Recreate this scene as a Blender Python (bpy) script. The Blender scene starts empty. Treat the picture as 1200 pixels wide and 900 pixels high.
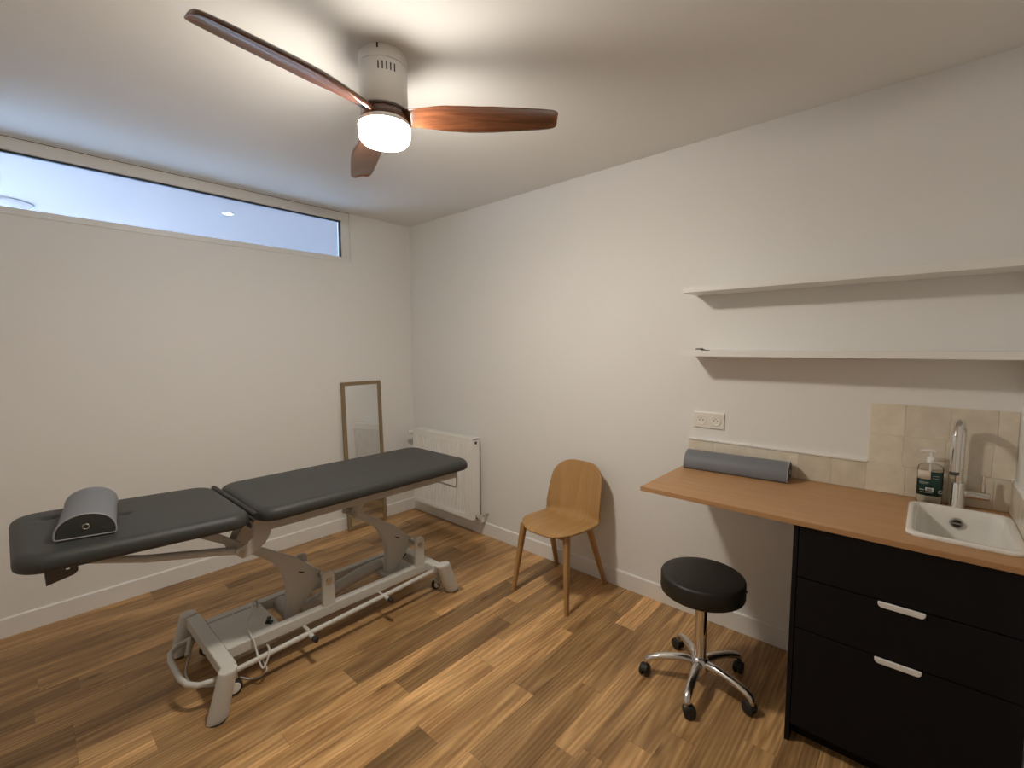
import bpy, bmesh, math, random
from mathutils import Vector, Matrix
random.seed(7)
PI = math.pi
scene = bpy.context.scene
COL = scene.collection

# ------------------------------------------------------------ camera
F_PX = 539.56
YAW, PITCH, ROLL = 0.73309, 0.08120, -0.00354
CAM = Vector((-2.6177, -3.6365, 1.5596))
cam_d = bpy.data.cameras.new('camera'); cam = bpy.data.objects.new('camera', cam_d); COL.objects.link(cam)
cam_d.sensor_fit = 'HORIZONTAL'; cam_d.sensor_width = 36.0; cam_d.lens = F_PX / 1200 * 36.0
cam_d.clip_start = 0.02; cam_d.clip_end = 100
fw = Vector((math.cos(YAW) * math.cos(PITCH), math.sin(YAW) * math.cos(PITCH), -math.sin(PITCH)))
rt = Vector((math.sin(YAW), -math.cos(YAW), 0)); up = rt.cross(fw)
rt2 = math.cos(ROLL) * rt + math.sin(ROLL) * up; up2 = -math.sin(ROLL) * rt + math.cos(ROLL) * up
m = Matrix((rt2, up2, -fw)).transposed().to_4x4(); m.translation = CAM
cam.matrix_world = m
scene.camera = cam

# ------------------------------------------------------------ sky, daylight, exposure
world = bpy.data.worlds.new('sky'); scene.world = world; world.use_nodes = True
bg = world.node_tree.nodes['Background']
bg.inputs[0].default_value = (0.60, 0.78, 1.0, 1); bg.inputs[1].default_value = 8.0
scene.view_settings.view_transform = 'Standard'; scene.view_settings.look = 'None'
scene.view_settings.gamma = 1.0; scene.view_settings.exposure = 0.0
scene.view_settings.use_curve_mapping = False
LAMP_STRENGTH = 232.0
LAMP_COLOR = (1.0, 0.925, 0.81)
# daylight: the patch of sky that shines down through the glazed opening of the neighbouring room
day = bpy.data.lights.new('daylight', 'AREA'); day.shape = 'RECTANGLE'; day.size = 2.4; day.size_y = 3.0; day.spread = math.radians(90)
day.energy = 4600; day.color = (0.44, 0.67, 1.0)
day_o = bpy.data.objects.new('daylight', day); COL.objects.link(day_o)
day_o.location = (-8.3, 1.7, 3.0); day_o.rotation_euler = Vector((4.3, 2.4, -3.0)).to_track_quat('-Z', 'Y').to_euler()

# ------------------------------------------------------------ helpers
H = 2.6665          # ceiling height
YE = -3.918         # face of the short partition beside the sink
YF = -5.10          # front wall behind the photographer
XL = -3.45          # left wall
class MB:
    def __init__(s): s.v = []; s.f = []
    def add(s, vs, fs):
        b = len(s.v); s.v += [tuple(p) for p in vs]; s.f += [tuple(i + b for i in f) for f in fs]; return s
    def box(s, x0, x1, y0, y1, z0, z1):
        x0, x1 = min(x0, x1), max(x0, x1); y0, y1 = min(y0, y1), max(y0, y1); z0, z1 = min(z0, z1), max(z0, z1)
        return s.add([(x0,y0,z0),(x1,y0,z0),(x1,y1,z0),(x0,y1,z0),(x0,y0,z1),(x1,y0,z1),(x1,y1,z1),(x0,y1,z1)],
                     [(3,2,1,0),(4,5,6,7),(0,1,5,4),(1,2,6,5),(2,3,7,6),(3,0,4,7)])
    def prism(s, poly, axis, a, b):
        """poly: 2D points in the two remaining axes (cyclic order), extruded along axis from a to b"""
        def P(p, t):
            return {'x': (t, p[0], p[1]), 'y': (p[0], t, p[1]), 'z': (p[0], p[1], t)}[axis]
        n = len(poly)
        s.add([P(p, a) for p in poly] + [P(p, b) for p in poly],
              [tuple(range(n - 1, -1, -1)), tuple(range(n, 2 * n))] + [(i, (i + 1) % n, n + (i + 1) % n, n + i) for i in range(n)])
        return s
    def cyl(s, p0, p1, r0, r1=None, n=24, cap=True):
        return s.tube([p0, p1], [r0, r0 if r1 is None else r1], n, cap)
    def tube(s, pts, r, n=10, cap=True, closed=False, flat=None):
        pts = [Vector(p) for p in pts]; m_ = len(pts)
        rs = r if isinstance(r, (list, tuple)) else [r] * m_
        tang = []
        for i in range(m_):
            a = pts[(i - 1) % m_] if (closed or i > 0) else pts[i]
            b = pts[(i + 1) % m_] if (closed or i < m_ - 1) else pts[i]
            t = (b - a); tang.append(t.normalized() if t.length > 1e-9 else Vector((0, 0, 1)))
        t0 = tang[0]; u = t0.cross(Vector((0, 0, 1)))
        if u.length < 1e-4: u = t0.cross(Vector((1, 0, 0)))
        u.normalize(); rings = []
        for i in range(m_):
            if i:
                q = tang[i - 1].rotation_difference(tang[i]); u = q @ u
            u = (u - tang[i] * u.dot(tang[i])).normalized(); w = tang[i].cross(u)
            fx, fy = flat if flat else (1, 1)
            rings.append([pts[i] + rs[i] * (fx * math.cos(2 * PI * k / n) * u + fy * math.sin(2 * PI * k / n) * w) for k in range(n)])
        vs = [p for ring in rings for p in ring]; fs = []
        segs = m_ if closed else m_ - 1
        for i in range(segs):
            j = (i + 1) % m_
            for k in range(n):
                fs.append((i * n + k, i * n + (k + 1) % n, j * n + (k + 1) % n, j * n + k))
        if cap and not closed:
            fs.append(tuple(range(n - 1, -1, -1))); fs.append(tuple((m_ - 1) * n + k for k in range(n)))
        return s.add(vs, fs)
    def lathe(s, prof, c=(0, 0, 0), n=48, cap=True):
        vs = []; fs = []
        for r, z in prof:
            for k in range(n):
                a = 2 * PI * k / n; vs.append((c[0] + r * math.cos(a), c[1] + r * math.sin(a), c[2] + z))
        m_ = len(prof)
        for i in range(m_ - 1):
            for k in range(n):
                fs.append((i * n + k, i * n + (k + 1) % n, (i + 1) * n + (k + 1) % n, (i + 1) * n + k))
        if cap:
            fs.append(tuple(range(n - 1, -1, -1))); fs.append(tuple((m_ - 1) * n + k for k in range(n)))
        return s.add(vs, fs)
    def grid(s, rows, close_u=False):
        nr, nc = len(rows), len(rows[0]); vs = [p for r in rows for p in r]; fs = []
        for i in range(nr - 1):
            for k in range(nc if close_u else nc - 1):
                fs.append((i * nc + k, i * nc + (k + 1) % nc, (i + 1) * nc + (k + 1) % nc, (i + 1) * nc + k))
        return s.add(vs, fs)
    def build(s, name, mat, parent=None, smooth=None, bevel=0, bseg=2, off=None, label=None):
        """vertices are in world coordinates unless off=(0,0,0); they are moved to the parent's frame"""
        o_ = Vector((0, 0, 0))
        if off is None and parent is not None:
            p = parent
            while p is not None: o_ += p.location; p = p.parent
        me = bpy.data.meshes.new(name)
        me.from_pydata([tuple(Vector(v) - o_) for v in s.v], [], s.f); me.update()
        bm = bmesh.new(); bm.from_mesh(me); bmesh.ops.recalc_face_normals(bm, faces=bm.faces[:]); bm.to_mesh(me); bm.free()
        o = bpy.data.objects.new(name, me); COL.objects.link(o)
        if mat: me.materials.append(mat)
        if parent is not None: o.parent = parent
        if smooth is not None:
            me.shade_smooth() if hasattr(me, 'shade_smooth') else None
            if smooth < 180: me.set_sharp_from_angle(angle=math.radians(smooth))
        if bevel:
            b = o.modifiers.new('bevel', 'BEVEL'); b.width = bevel; b.segments = bseg; b.limit_method = 'ANGLE'; b.angle_limit = math.radians(40)
        if label: o['label'] = label
        return o
def thing(name, label, cat, loc=(0, 0, 0), rotz=0, group=None):
    o = bpy.data.objects.new(name, None); COL.objects.link(o); o.location = loc; o.rotation_euler = (0, 0, rotz)
    o.empty_display_size = 0.1; o['label'] = label; o['category'] = cat
    if group: o['group'] = group
    return o
def tag(o, label, cat, group=None):
    o['label'] = label; o['category'] = cat
    if group: o['group'] = group
    return o
def struct(o, label=None, cat=None):
    o['kind'] = 'structure'
    if label: o['label'] = label
    if cat: o['category'] = cat
    return o
def smoothstep(a, b, x):
    t = max(0, min(1, (x - a) / (b - a))); return t * t * (3 - 2 * t)
def lerp(a, b, t): return a + (b - a) * t
def interp(tab, x):
    for (x0, y0), (x1, y1) in zip(tab, tab[1:]):
        if x <= x1: return lerp(y0, y1, max(0, (x - x0) / (x1 - x0)))
    return tab[-1][1]
def catmull(pts, n=8, closed=False):
    P = [Vector(p) for p in pts]; out = []; N = len(P)
    for i in range(N if closed else N - 1):
        g = lambda k: P[k % N] if closed else P[max(0, min(N - 1, k))]
        p0, p1, p2, p3 = g(i - 1), g(i), g(i + 1), g(i + 2)
        for j in range(n):
            t = j / n
            out.append(0.5 * ((2 * p1) + (p2 - p0) * t + (2 * p0 - 5 * p1 + 4 * p2 - p3) * t * t + (3 * p1 - p0 - 3 * p2 + p3) * t ** 3))
    if not closed: out.append(P[-1])
    return out
def rrect(cx, cy, hx, hy, r, seg=8):
    out = []
    for sx, sy, a0 in ((1, 1, 0), (-1, 1, 90), (-1, -1, 180), (1, -1, 270)):
        for k in range(seg + 1):
            a = math.radians(a0 + 90 * k / seg)
            out.append((cx + sx * (hx - r) + r * math.cos(a), cy + sy * (hy - r) + r * math.sin(a)))
    return out

# ------------------------------------------------------------ materials
def mat_base(name):
    mt = bpy.data.materials.new(name); mt.use_nodes = True
    nt = mt.node_tree; return mt, nt, nt.nodes['Principled BSDF']
def pbr(name, col, rough=0.5, metal=0.0, bump=0.0, bscale=200.0, spec=0.5, var=0.0, vscale=3.0, coat=0.0):
    mt, nt, b = mat_base(name)
    b.inputs['Base Color'].default_value = (*col, 1); b.inputs['Roughness'].default_value = rough
    b.inputs['Metallic'].default_value = metal; b.inputs['Specular IOR Level'].default_value = spec
    if coat: b.inputs['Coat Weight'].default_value = coat; b.inputs['Coat Roughness'].default_value = 0.1
    tc = nt.nodes.new('ShaderNodeTexCoord')
    if bump:
        nz = nt.nodes.new('ShaderNodeTexNoise'); nz.inputs['Scale'].default_value = bscale; nz.inputs['Detail'].default_value = 3
        bp = nt.nodes.new('ShaderNodeBump'); bp.inputs['Strength'].default_value = bump; bp.inputs['Distance'].default_value = 0.002
        nt.links.new(tc.outputs['Object'], nz.inputs['Vector']); nt.links.new(nz.outputs['Fac'], bp.inputs['Height']); nt.links.new(bp.outputs['Normal'], b.inputs['Normal'])
    if var:
        n2 = nt.nodes.new('ShaderNodeTexNoise'); n2.inputs['Scale'].default_value = vscale; n2.inputs['Detail'].default_value = 4
        mx = nt.nodes.new('ShaderNodeMix'); mx.data_type = 'RGBA'
        mx.inputs[6].default_value = (*[c * (1 - var) for c in col], 1); mx.inputs[7].default_value = (*[min(1, c * (1 + var)) for c in col], 1)
        nt.links.new(tc.outputs['Object'], n2.inputs['Vector']); nt.links.new(n2.outputs['Fac'], mx.inputs[0]); nt.links.new(mx.outputs[2], b.inputs['Base Color'])
    return mt
def wood(name, dark, light, scale=(3, 60, 60), fine=(8, 300, 300), rough=0.45, tone=False, bands=False, spec=0.4, distort=0.6, fine_amt=0.35, knots=False, coat=0.0):
    """streaky wood: broad bands + fine pores, both stretched along the grain"""
    mt, nt, b = mat_base(name); N = nt.nodes; L = nt.links
    b.inputs['Roughness'].default_value = rough; b.inputs['Specular IOR Level'].default_value = spec
    if coat: b.inputs['Coat Weight'].default_value = coat; b.inputs['Coat Roughness'].default_value = 0.15
    tc = N.new('ShaderNodeTexCoord'); vec = tc.outputs['Object']
    if tone:
        oi = N.new('ShaderNodeObjectInfo'); mul = N.new('ShaderNodeVectorMath'); mul.operation = 'SCALE'
        mul.inputs[0].default_value = (37.0, 91.0, 53.0); L.new(oi.outputs['Random'], mul.inputs['Scale'])
        ad = N.new('ShaderNodeVectorMath'); ad.operation = 'ADD'; L.new(vec, ad.inputs[0]); L.new(mul.outputs[0], ad.inputs[1]); vec = ad.outputs[0]
    def mapped(sc):
        mp = N.new('ShaderNodeMapping'); mp.inputs['Scale'].default_value = sc; L.new(vec, mp.inputs['Vector']); return mp.outputs['Vector']
    n1 = N.new('ShaderNodeTexNoise'); n1.inputs['Scale'].default_value = 1; n1.inputs['Detail'].default_value = 5; n1.inputs['Roughness'].default_value = 0.6; n1.inputs['Distortion'].default_value = distort
    L.new(mapped(scale), n1.inputs['Vector'])
    n2 = N.new('ShaderNodeTexNoise'); n2.inputs['Scale'].default_value = 1; n2.inputs['Detail'].default_value = 3
    L.new(mapped(fine), n2.inputs['Vector'])
    mix = N.new('ShaderNodeMath'); mix.operation = 'MULTIPLY_ADD'; mix.inputs[1].default_value = fine_amt
    L.new(n2.outputs['Fac'], mix.inputs[0])
    sc1 = N.new('ShaderNodeMath'); sc1.operation = 'MULTIPLY'; sc1.inputs[1].default_value = 1 - fine_amt; L.new(n1.outputs['Fac'], sc1.inputs[0]); L.new(sc1.outputs[0], mix.inputs[2])
    cr = N.new('ShaderNodeValToRGB'); cr.color_ramp.elements[0].position = 0.32; cr.color_ramp.elements[1].position = 0.68
    cr.color_ramp.elements[0].color = (*dark, 1); cr.color_ramp.elements[1].color = (*light, 1); L.new(mix.outputs[0], cr.inputs['Fac'])
    colr = cr.outputs['Color']
    if bands:      # pale sapwood flames and darker heart streaks wandering along the board
        n3 = N.new('ShaderNodeTexNoise'); n3.inputs['Scale'].default_value = 1; n3.inputs['Detail'].default_value = 3; n3.inputs['Distortion'].default_value = 1.6
        L.new(mapped((1.0, 7.5, 7.5)), n3.inputs['Vector'])
        r3 = N.new('ShaderNodeValToRGB'); r3.color_ramp.elements[0].position = 0.30; r3.color_ramp.elements[1].position = 0.72
        r3.color_ramp.elements[0].color = (0.58, 0.54, 0.50, 1); r3.color_ramp.elements[1].color = (1.50, 1.56, 1.62, 1); L.new(n3.outputs['Fac'], r3.inputs['Fac'])
        m3 = N.new('ShaderNodeMix'); m3.data_type = 'RGBA'; m3.blend_type = 'MULTIPLY'; m3.inputs[0].default_value = 0.9
        L.new(colr, m3.inputs[6]); L.new(r3.outputs['Color'], m3.inputs[7]); colr = m3.outputs[2]
        wv = N.new('ShaderNodeTexWave'); wv.wave_type = 'RINGS'; wv.rings_direction = 'SPHERICAL'; wv.inputs['Scale'].default_value = 1.0; wv.inputs['Distortion'].default_value = 4.0; wv.inputs['Detail'].default_value = 2.5; wv.inputs['Detail Scale'].default_value = 1.2
        # growth rings centred near the middle of each board give the cathedral figure
        hx = N.new('ShaderNodeVectorMath'); hx.operation = 'MULTIPLY_ADD'; hx.inputs[1].default_value = (0.9, 0.13, 0); hx.inputs[2].default_value = (-0.45, -0.065, 0)
        rc = N.new('ShaderNodeTexWhiteNoise'); rc.noise_dimensions = '1D'; L.new(oi.outputs['Random'], rc.inputs['W']); L.new(rc.outputs['Color'], hx.inputs[0])
        av = N.new('ShaderNodeVectorMath'); av.operation = 'ADD'; L.new(tc.outputs['Object'], av.inputs[0]); L.new(hx.outputs[0], av.inputs[1])
        mw = N.new('ShaderNodeMapping'); mw.inputs['Scale'].default_value = (1.1, 19.0, 0.0); L.new(av.outputs[0], mw.inputs['Vector']); L.new(mw.outputs['Vector'], wv.inputs['Vector'])
        r4 = N.new('ShaderNodeValToRGB'); r4.color_ramp.elements[0].color = (0.76, 0.70, 0.62, 1); r4.color_ramp.elements[1].color = (1.07, 1.07, 1.06, 1); L.new(wv.outputs['Fac'], r4.inputs['Fac'])
        m4 = N.new('ShaderNodeMix'); m4.data_type = 'RGBA'; m4.blend_type = 'MULTIPLY'; m4.inputs[0].default_value = 0.8
        L.new(colr, m4.inputs[6]); L.new(r4.outputs['Color'], m4.inputs[7]); colr = m4.outputs[2]
    if knots:
        vo = N.new('ShaderNodeTexVoronoi'); vo.inputs['Scale'].default_value = 1.0; L.new(mapped((1.3, 3.6, 1)), vo.inputs['Vector'])
        kr = N.new('ShaderNodeValToRGB'); kr.color_ramp.elements[0].position = 0.012; kr.color_ramp.elements[1].position = 0.075
        kr.color_ramp.elements[0].color = (0.35, 0.28, 0.22, 1); kr.color_ramp.elements[1].color = (1, 1, 1, 1); L.new(vo.outputs['Distance'], kr.inputs['Fac'])
        mm = N.new('ShaderNodeMix'); mm.data_type = 'RGBA'; mm.blend_type = 'MULTIPLY'; mm.inputs[0].default_value = 1
        L.new(colr, mm.inputs[6]); L.new(kr.outputs['Color'], mm.inputs[7]); colr = mm.outputs[2]
    if tone:
        at = N.new('ShaderNodeAttribute'); at.attribute_type = 'OBJECT'; at.attribute_name = 'tone'
        hs = N.new('ShaderNodeHueSaturation'); L.new(at.outputs['Fac'], hs.inputs['Value']); L.new(colr, hs.inputs['Color']); colr = hs.outputs['Color']
    L.new(colr, b.inputs['Base Color'])
    bp = N.new('ShaderNodeBump'); bp.inputs['Strength'].default_value = 0.12; bp.inputs['Distance'].default_value = 0.001
    L.new(mix.outputs[0], bp.inputs['Height']); L.new(bp.outputs['Normal'], b.inputs['Normal'])
    return mt
def glass_mat(name, tint=(0.97, 0.99, 1.0), ior=1.45):
    mt = bpy.data.materials.new(name); mt.use_nodes = True; nt = mt.node_tree; nt.nodes.clear()
    out = nt.nodes.new('ShaderNodeOutputMaterial'); tr = nt.nodes.new('ShaderNodeBsdfTransparent'); gl = nt.nodes.new('ShaderNodeBsdfGlossy')
    tr.inputs['Color'].default_value = (*tint, 1); gl.inputs['Roughness'].default_value = 0.02
    fr = nt.nodes.new('ShaderNodeFresnel'); fr.inputs['IOR'].default_value = ior; mx = nt.nodes.new('ShaderNodeMixShader')
    nt.links.new(fr.outputs[0], mx.inputs[0]); nt.links.new(tr.outputs[0], mx.inputs[1]); nt.links.new(gl.outputs[0], mx.inputs[2]); nt.links.new(mx.outputs[0], out.inputs[0])
    return mt
def emit_mat(name, col, st):
    mt, nt, b = mat_base(name); b.inputs['Base Color'].default_value = (0.9, 0.9, 0.88, 1)
    b.inputs['Emission Color'].default_value = (*col, 1); b.inputs['Emission Strength'].default_value = st; return mt
def tile_mat(name):
    mt, nt, b = mat_base(name); N = nt.nodes; L = nt.links
    b.inputs['Roughness'].default_value = 0.22; b.inputs['Specular IOR Level'].default_value = 0.5
    tc = N.new('ShaderNodeTexCoord'); oi = N.new('ShaderNodeObjectInfo')
    sc = N.new('ShaderNodeVectorMath'); sc.operation = 'SCALE'; sc.inputs[0].default_value = (9, 23, 17); L.new(oi.outputs['Random'], sc.inputs['Scale'])
    ad = N.new('ShaderNodeVectorMath'); L.new(tc.outputs['Object'], ad.inputs[0]); L.new(sc.outputs[0], ad.inputs[1])
    n = N.new('ShaderNodeTexNoise'); n.inputs['Scale'].default_value = 14; n.inputs['Detail'].default_value = 4; L.new(ad.outputs[0], n.inputs['Vector'])
    cr = N.new('ShaderNodeValToRGB'); cr.color_ramp.elements[0].position = 0.3; cr.color_ramp.elements[1].position = 0.7
    cr.color_ramp.elements[0].color = (0.72, 0.64, 0.52, 1); cr.color_ramp.elements[1].color = (0.84, 0.77, 0.64, 1); L.new(n.outputs['Fac'], cr.inputs['Fac'])
    hs = N.new('ShaderNodeHueSaturation'); mr = N.new('ShaderNodeMapRange'); mr.inputs[3].default_value = 0.9; mr.inputs[4].default_value = 1.08
    L.new(oi.outputs['Random'], mr.inputs[0]); L.new(mr.outputs[0], hs.inputs['Value']); L.new(cr.outputs['Color'], hs.inputs['Color']); L.new(hs.outputs['Color'], b.inputs['Base Color'])
    bp = N.new('ShaderNodeBump'); bp.inputs['Strength'].default_value = 0.5; bp.inputs['Distance'].default_value = 0.004
    n2 = N.new('ShaderNodeTexNoise'); n2.inputs['Scale'].default_value = 18; n2.inputs['Detail'].default_value = 2; L.new(ad.outputs[0], n2.inputs['Vector'])
    L.new(n2.outputs['Fac'], bp.inputs['Height']); L.new(bp.outputs['Normal'], b.inputs['Normal'])
    return mt
M = {
 'wall': pbr('wall_paint', (0.86, 0.85, 0.825), 0.55, bump=0.15, bscale=260, spec=0.35),
 'ceil': pbr('ceiling_paint', (0.87, 0.865, 0.85), 0.7, bump=0.1, bscale=240, spec=0.2),
 'trim': pbr('trim_paint', (0.87, 0.855, 0.83), 0.35, spec=0.4),
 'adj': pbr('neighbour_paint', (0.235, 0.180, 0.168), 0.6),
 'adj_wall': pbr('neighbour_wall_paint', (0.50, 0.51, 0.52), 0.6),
 'adj_floor': pbr('neighbour_floor_finish', (0.80, 0.80, 0.80), 0.5),
 'frame': pbr('window_frame_paint', (0.84, 0.83, 0.80), 0.35),
 'gasket': pbr('rubber_gasket', (0.02, 0.022, 0.03), 0.6),
 'glass': glass_mat('window_glass'),
 'plank': wood('oak_plank', (0.37, 0.195, 0.076), (0.62, 0.39, 0.180), scale=(1.8, 34, 34), fine=(6, 330, 330), rough=0.38, tone=True, distort=1.2, fine_amt=0.3, knots=True, bands=True),
 'subfloor': pbr('subfloor', (0.10, 0.06, 0.03), 0.8),
 'oak': wood('oak_veneer', (0.37, 0.200, 0.070), (0.53, 0.310, 0.125), scale=(2.5, 48, 2.5), fine=(7, 420, 7), rough=0.42, distort=0.3, fine_amt=0.4),
 'oakleg': wood('oak_leg', (0.36, 0.195, 0.070), (0.50, 0.295, 0.12), scale=(40, 40, 3), fine=(220, 220, 8), rough=0.45, distort=0.3),
 'worktop': wood('worktop_veneer', (0.44, 0.235, 0.105), (0.55, 0.315, 0.15), scale=(30, 1.5, 30), fine=(420, 9, 420), rough=0.42, distort=0.3, fine_amt=0.5),
 'walnut': wood('walnut_blade', (0.045, 0.015, 0.008), (0.17, 0.062, 0.028), scale=(2.5, 34, 34), fine=(9, 260, 260), rough=0.22, distort=0.5, fine_amt=0.3, spec=0.6, coat=0.5),
 'mirror_frame': wood('mirror_frame_wood', (0.24, 0.165, 0.09), (0.33, 0.24, 0.14), scale=(50, 50, 3), fine=(300, 300, 8), rough=0.5),
 'mirror': pbr('mirror_silver', (0.80, 0.82, 0.83), 0.02, metal=1.0),
 'white_enamel': pbr('white_enamel', (0.90, 0.885, 0.855), 0.3),
 'fan_white': pbr('fan_white_lacquer', (0.84, 0.82, 0.80), 0.35),
 'lamp': emit_mat('lamp_lens', LAMP_COLOR, LAMP_STRENGTH),
 'lamp_side': emit_mat('lamp_side_wall', LAMP_COLOR, LAMP_STRENGTH * 0.72),
 'slot': pbr('dark_slot', (0.02, 0.02, 0.02), 0.8),
 'vinyl': pbr('charcoal_vinyl', (0.042, 0.044, 0.042), 0.5, bump=0.25, bscale=500, spec=0.4),
 'vinyl_dark': pbr('black_vinyl', (0.017, 0.017, 0.015), 0.45, bump=0.2, bscale=500),
 'greyvinyl': pbr('grey_vinyl', (0.185, 0.195, 0.22), 0.5, bump=0.2, bscale=450, spec=0.35),
 'piping': pbr('grey_piping', (0.34, 0.34, 0.35), 0.5),
 'metal_grey': pbr('grey_powder_coat', (0.52, 0.50, 0.465), 0.45, bump=0.1, bscale=600),
 'metal_light': pbr('light_grey_powder_coat', (0.62, 0.605, 0.57), 0.42, bump=0.1, bscale=600),
 'steel': pbr('brushed_steel', (0.55, 0.53, 0.50), 0.3, metal=1.0),
 'rubber': pbr('black_rubber', (0.02, 0.02, 0.02), 0.55),
 'cable': pbr('pale_cable_sheath', (0.62, 0.60, 0.57), 0.45),
 'chrome': pbr('chrome', (0.78, 0.77, 0.75), 0.07, metal=1.0),
 'alu': pbr('polished_aluminium', (0.74, 0.73, 0.72), 0.2, metal=1.0),
 'navy': pbr('dark_navy_laminate', (0.0050, 0.0054, 0.0080), 0.5, bump=0.05, bscale=500, spec=0.22),
 'ceramic': pbr('white_ceramic', (0.86, 0.84, 0.80), 0.12, spec=0.6),
 'tile': tile_mat('glazed_tile'),
 'grout': pbr('pale_grout', (0.74, 0.66, 0.54), 0.8),
 'socket': pbr('socket_plastic', (0.86, 0.83, 0.77), 0.3),
 'plastic_clear': glass_mat('clear_plastic', (0.95, 0.94, 0.92), 1.22),
 'pump': pbr('white_pump_plastic', (0.85, 0.84, 0.82), 0.3),
 'gel': pbr('clear_gel', (0.60, 0.54, 0.46), 0.12),
 'label_green': pbr('label_dark_green', (0.008, 0.045, 0.038), 0.35),
 'label_pale': pbr('label_pale', (0.70, 0.60, 0.50), 0.4),
 'print': pbr('label_print_white', (0.75, 0.75, 0.73), 0.5),
 'dark_metal': pbr('dark_metal', (0.10, 0.095, 0.09), 0.4, metal=0.8),
 'spot': emit_mat('downlight_glow', (1.0, 0.98, 0.94), 9.0),
}

# ============================================================ SETTING
# --- floor: sub-floor + planks (rows run along x)
floor = struct(MB().box(XL, 0, YF, 0, -0.06, -0.014).build('floor', M['subfloor']), 'oiled oak plank floor', 'floor')
edges = [0.0, -0.11, -0.23, -0.35, -0.47, -0.59, -0.71, -0.83, -0.95, -1.075, -1.20, -1.345, -1.49, -1.612, -1.756, -1.858, -1.977, -2.037, -2.154,
         -2.28, -2.403, -2.516, -2.62, -2.72, -2.831, -2.934, -3.05, -3.17, -3.29, -3.41, -3.53, -3.65, -3.77, -3.89, -4.01, -4.13, -4.25, -4.37, -4.49, -4.61, -4.73, -4.85, -4.97, YF]
# joints and tones read from the photograph for the rows that show; the rest are drawn at random
known = {12: ([-0.991], [0.84, 1.04]), 13: ([-1.60, -0.45], [0.92, 0.74, 0.80]), 14: ([-1.95, -0.60], [1.02, 1.06, 1.08]),
         15: ([-1.474, -0.78], [1.04, 0.80, 0.86]), 16: ([-2.0, -0.92], [1.0, 1.10, 0.95]), 17: ([-1.1], [1.12, 1.05]),
         18: ([-1.557, -0.62], [0.74, 1.05, 0.88]), 19: ([-1.11, -0.28], [1.02, 0.80, 0.95]), 20: ([-1.5, -0.381], [0.98, 0.86, 1.18]),
         21: ([-2.1, -0.9], [1.02, 0.93, 0.88]), 24: ([-1.043], [1.04, 0.90]), 10: ([-2.515, -1.35], [0.84, 0.92, 0.86]), 11: ([-2.3, -0.7], [1.0, 0.88, 0.98]),
         9: ([-2.51, -1.2], [0.82, 0.9, 0.94])}
for i, (y1, y0) in enumerate(zip(edges, edges[1:])):
    if i in known: js, tones = known[i]
    else:
        js = []; x = XL + random.uniform(0.3, 1.0)
        while x < -0.25: js.append(x); x += random.uniform(0.75, 1.45)
        tones = [random.uniform(0.82, 1.1) for _ in range(len(js) + 1)]
    xs = [XL] + js + [0.0]
    for (x0, x1), tn in zip(zip(xs, xs[1:]), tones):
        g = 0.0002; b = 0.0006
        bb = MB(); X0, X1, Y0, Y1 = x0 + g, x1 - g, y0 + g, y1 - g
        bb.add([(X0, Y0, -0.0135), (X1, Y0, -0.0135), (X1, Y1, -0.0135), (X0, Y1, -0.0135), (X0, Y0, -b), (X1, Y0, -b), (X1, Y1, -b), (X0, Y1, -b),
                (X0 + b, Y0 + b, 0), (X1 - b, Y0 + b, 0), (X1 - b, Y1 - b, 0), (X0 + b, Y1 - b, 0)],
               [(3, 2, 1, 0), (0, 1, 5, 4), (1, 2, 6, 5), (2, 3, 7, 6), (3, 0, 4, 7), (4, 5, 9, 8), (5, 6, 10, 9), (6, 7, 11, 10), (7, 4, 8, 11), (8, 9, 10, 11)])
        cxp, cyp = (x0 + x1) / 2, (y0 + y1) / 2; bb.v = [(vx - cxp, vy - cyp, vz) for vx, vy, vz in bb.v]
        o = bb.build('plank', M['plank'], floor, off=(0, 0, 0)); o.location = (cxp, cyp, 0); o['tone'] = 1.0 + (tn - 0.95) * 2.1

# --- ceiling (over this room and the neighbouring one), walls
ceiling = struct(MB().box(XL - 0.1, 0.1, YF - 0.1, 0.0, H, H + 0.1).build('ceiling', M['ceil']), 'smooth white painted ceiling', 'ceiling')
WX0, WX1, WZ0 = -2.95, -0.578, 2.266     # clerestory opening
T = 0.14
wb = MB().box(XL - 0.1, 0.1, 0, T, -0.06, WZ0).box(WX1, 0.1, 0, T, WZ0, H).box(XL - 0.1, WX0, 0, T, WZ0, H)
wall_back = struct(wb.build('wall_back', M['wall']), 'white wall under the clerestory window', 'wall')
wall_right = struct(MB().box(0, 0.1, YF, 0, -0.06, H).build('wall_right', M['wall']), 'white wall behind radiator, chair and shelves', 'wall')
struct(MB().box(XL, 0.1, YF - 0.1, YF, -0.06, H).build('wall_front', M['wall']), 'plain white wall facing the window wall', 'wall')
wall_front = struct(MB().box(-0.72, 0, YE - 0.1, YE, 0, H).build('wall_partition', M['wall']), 'short white partition wall beside the sink', 'wall')
wall_left = struct(MB().box(XL - 0.1, XL, YF - 0.1, 0, -0.06, H).build('wall_left', M['wall']), 'white wall beyond the head of the table', 'wall')
BH, BT = 0.107, 0.013
def bb_prof(s): return [(0, 0), (s * BT, 0), (s * BT, BH - 0.006), (s * (BT - 0.006), BH), (0, BH)]
struct(MB().prism(bb_prof(-1), 'x', XL, 0).build('baseboard_back', M['trim'], bevel=0.001), 'white baseboard under the window wall', 'baseboard')
br = MB().add([(-p[0], y, p[1]) for y in (-BT, -3.285) for p in bb_prof(1)], [(4, 3, 2, 1, 0), (5, 6, 7, 8, 9)] + [(i, (i + 1) % 5, 5 + (i + 1) % 5, 5 + i) for i in range(5)])
struct(br.build('baseboard_right', M['trim'], bevel=0.001), 'white baseboard behind radiator and chair', 'baseboard')
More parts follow.
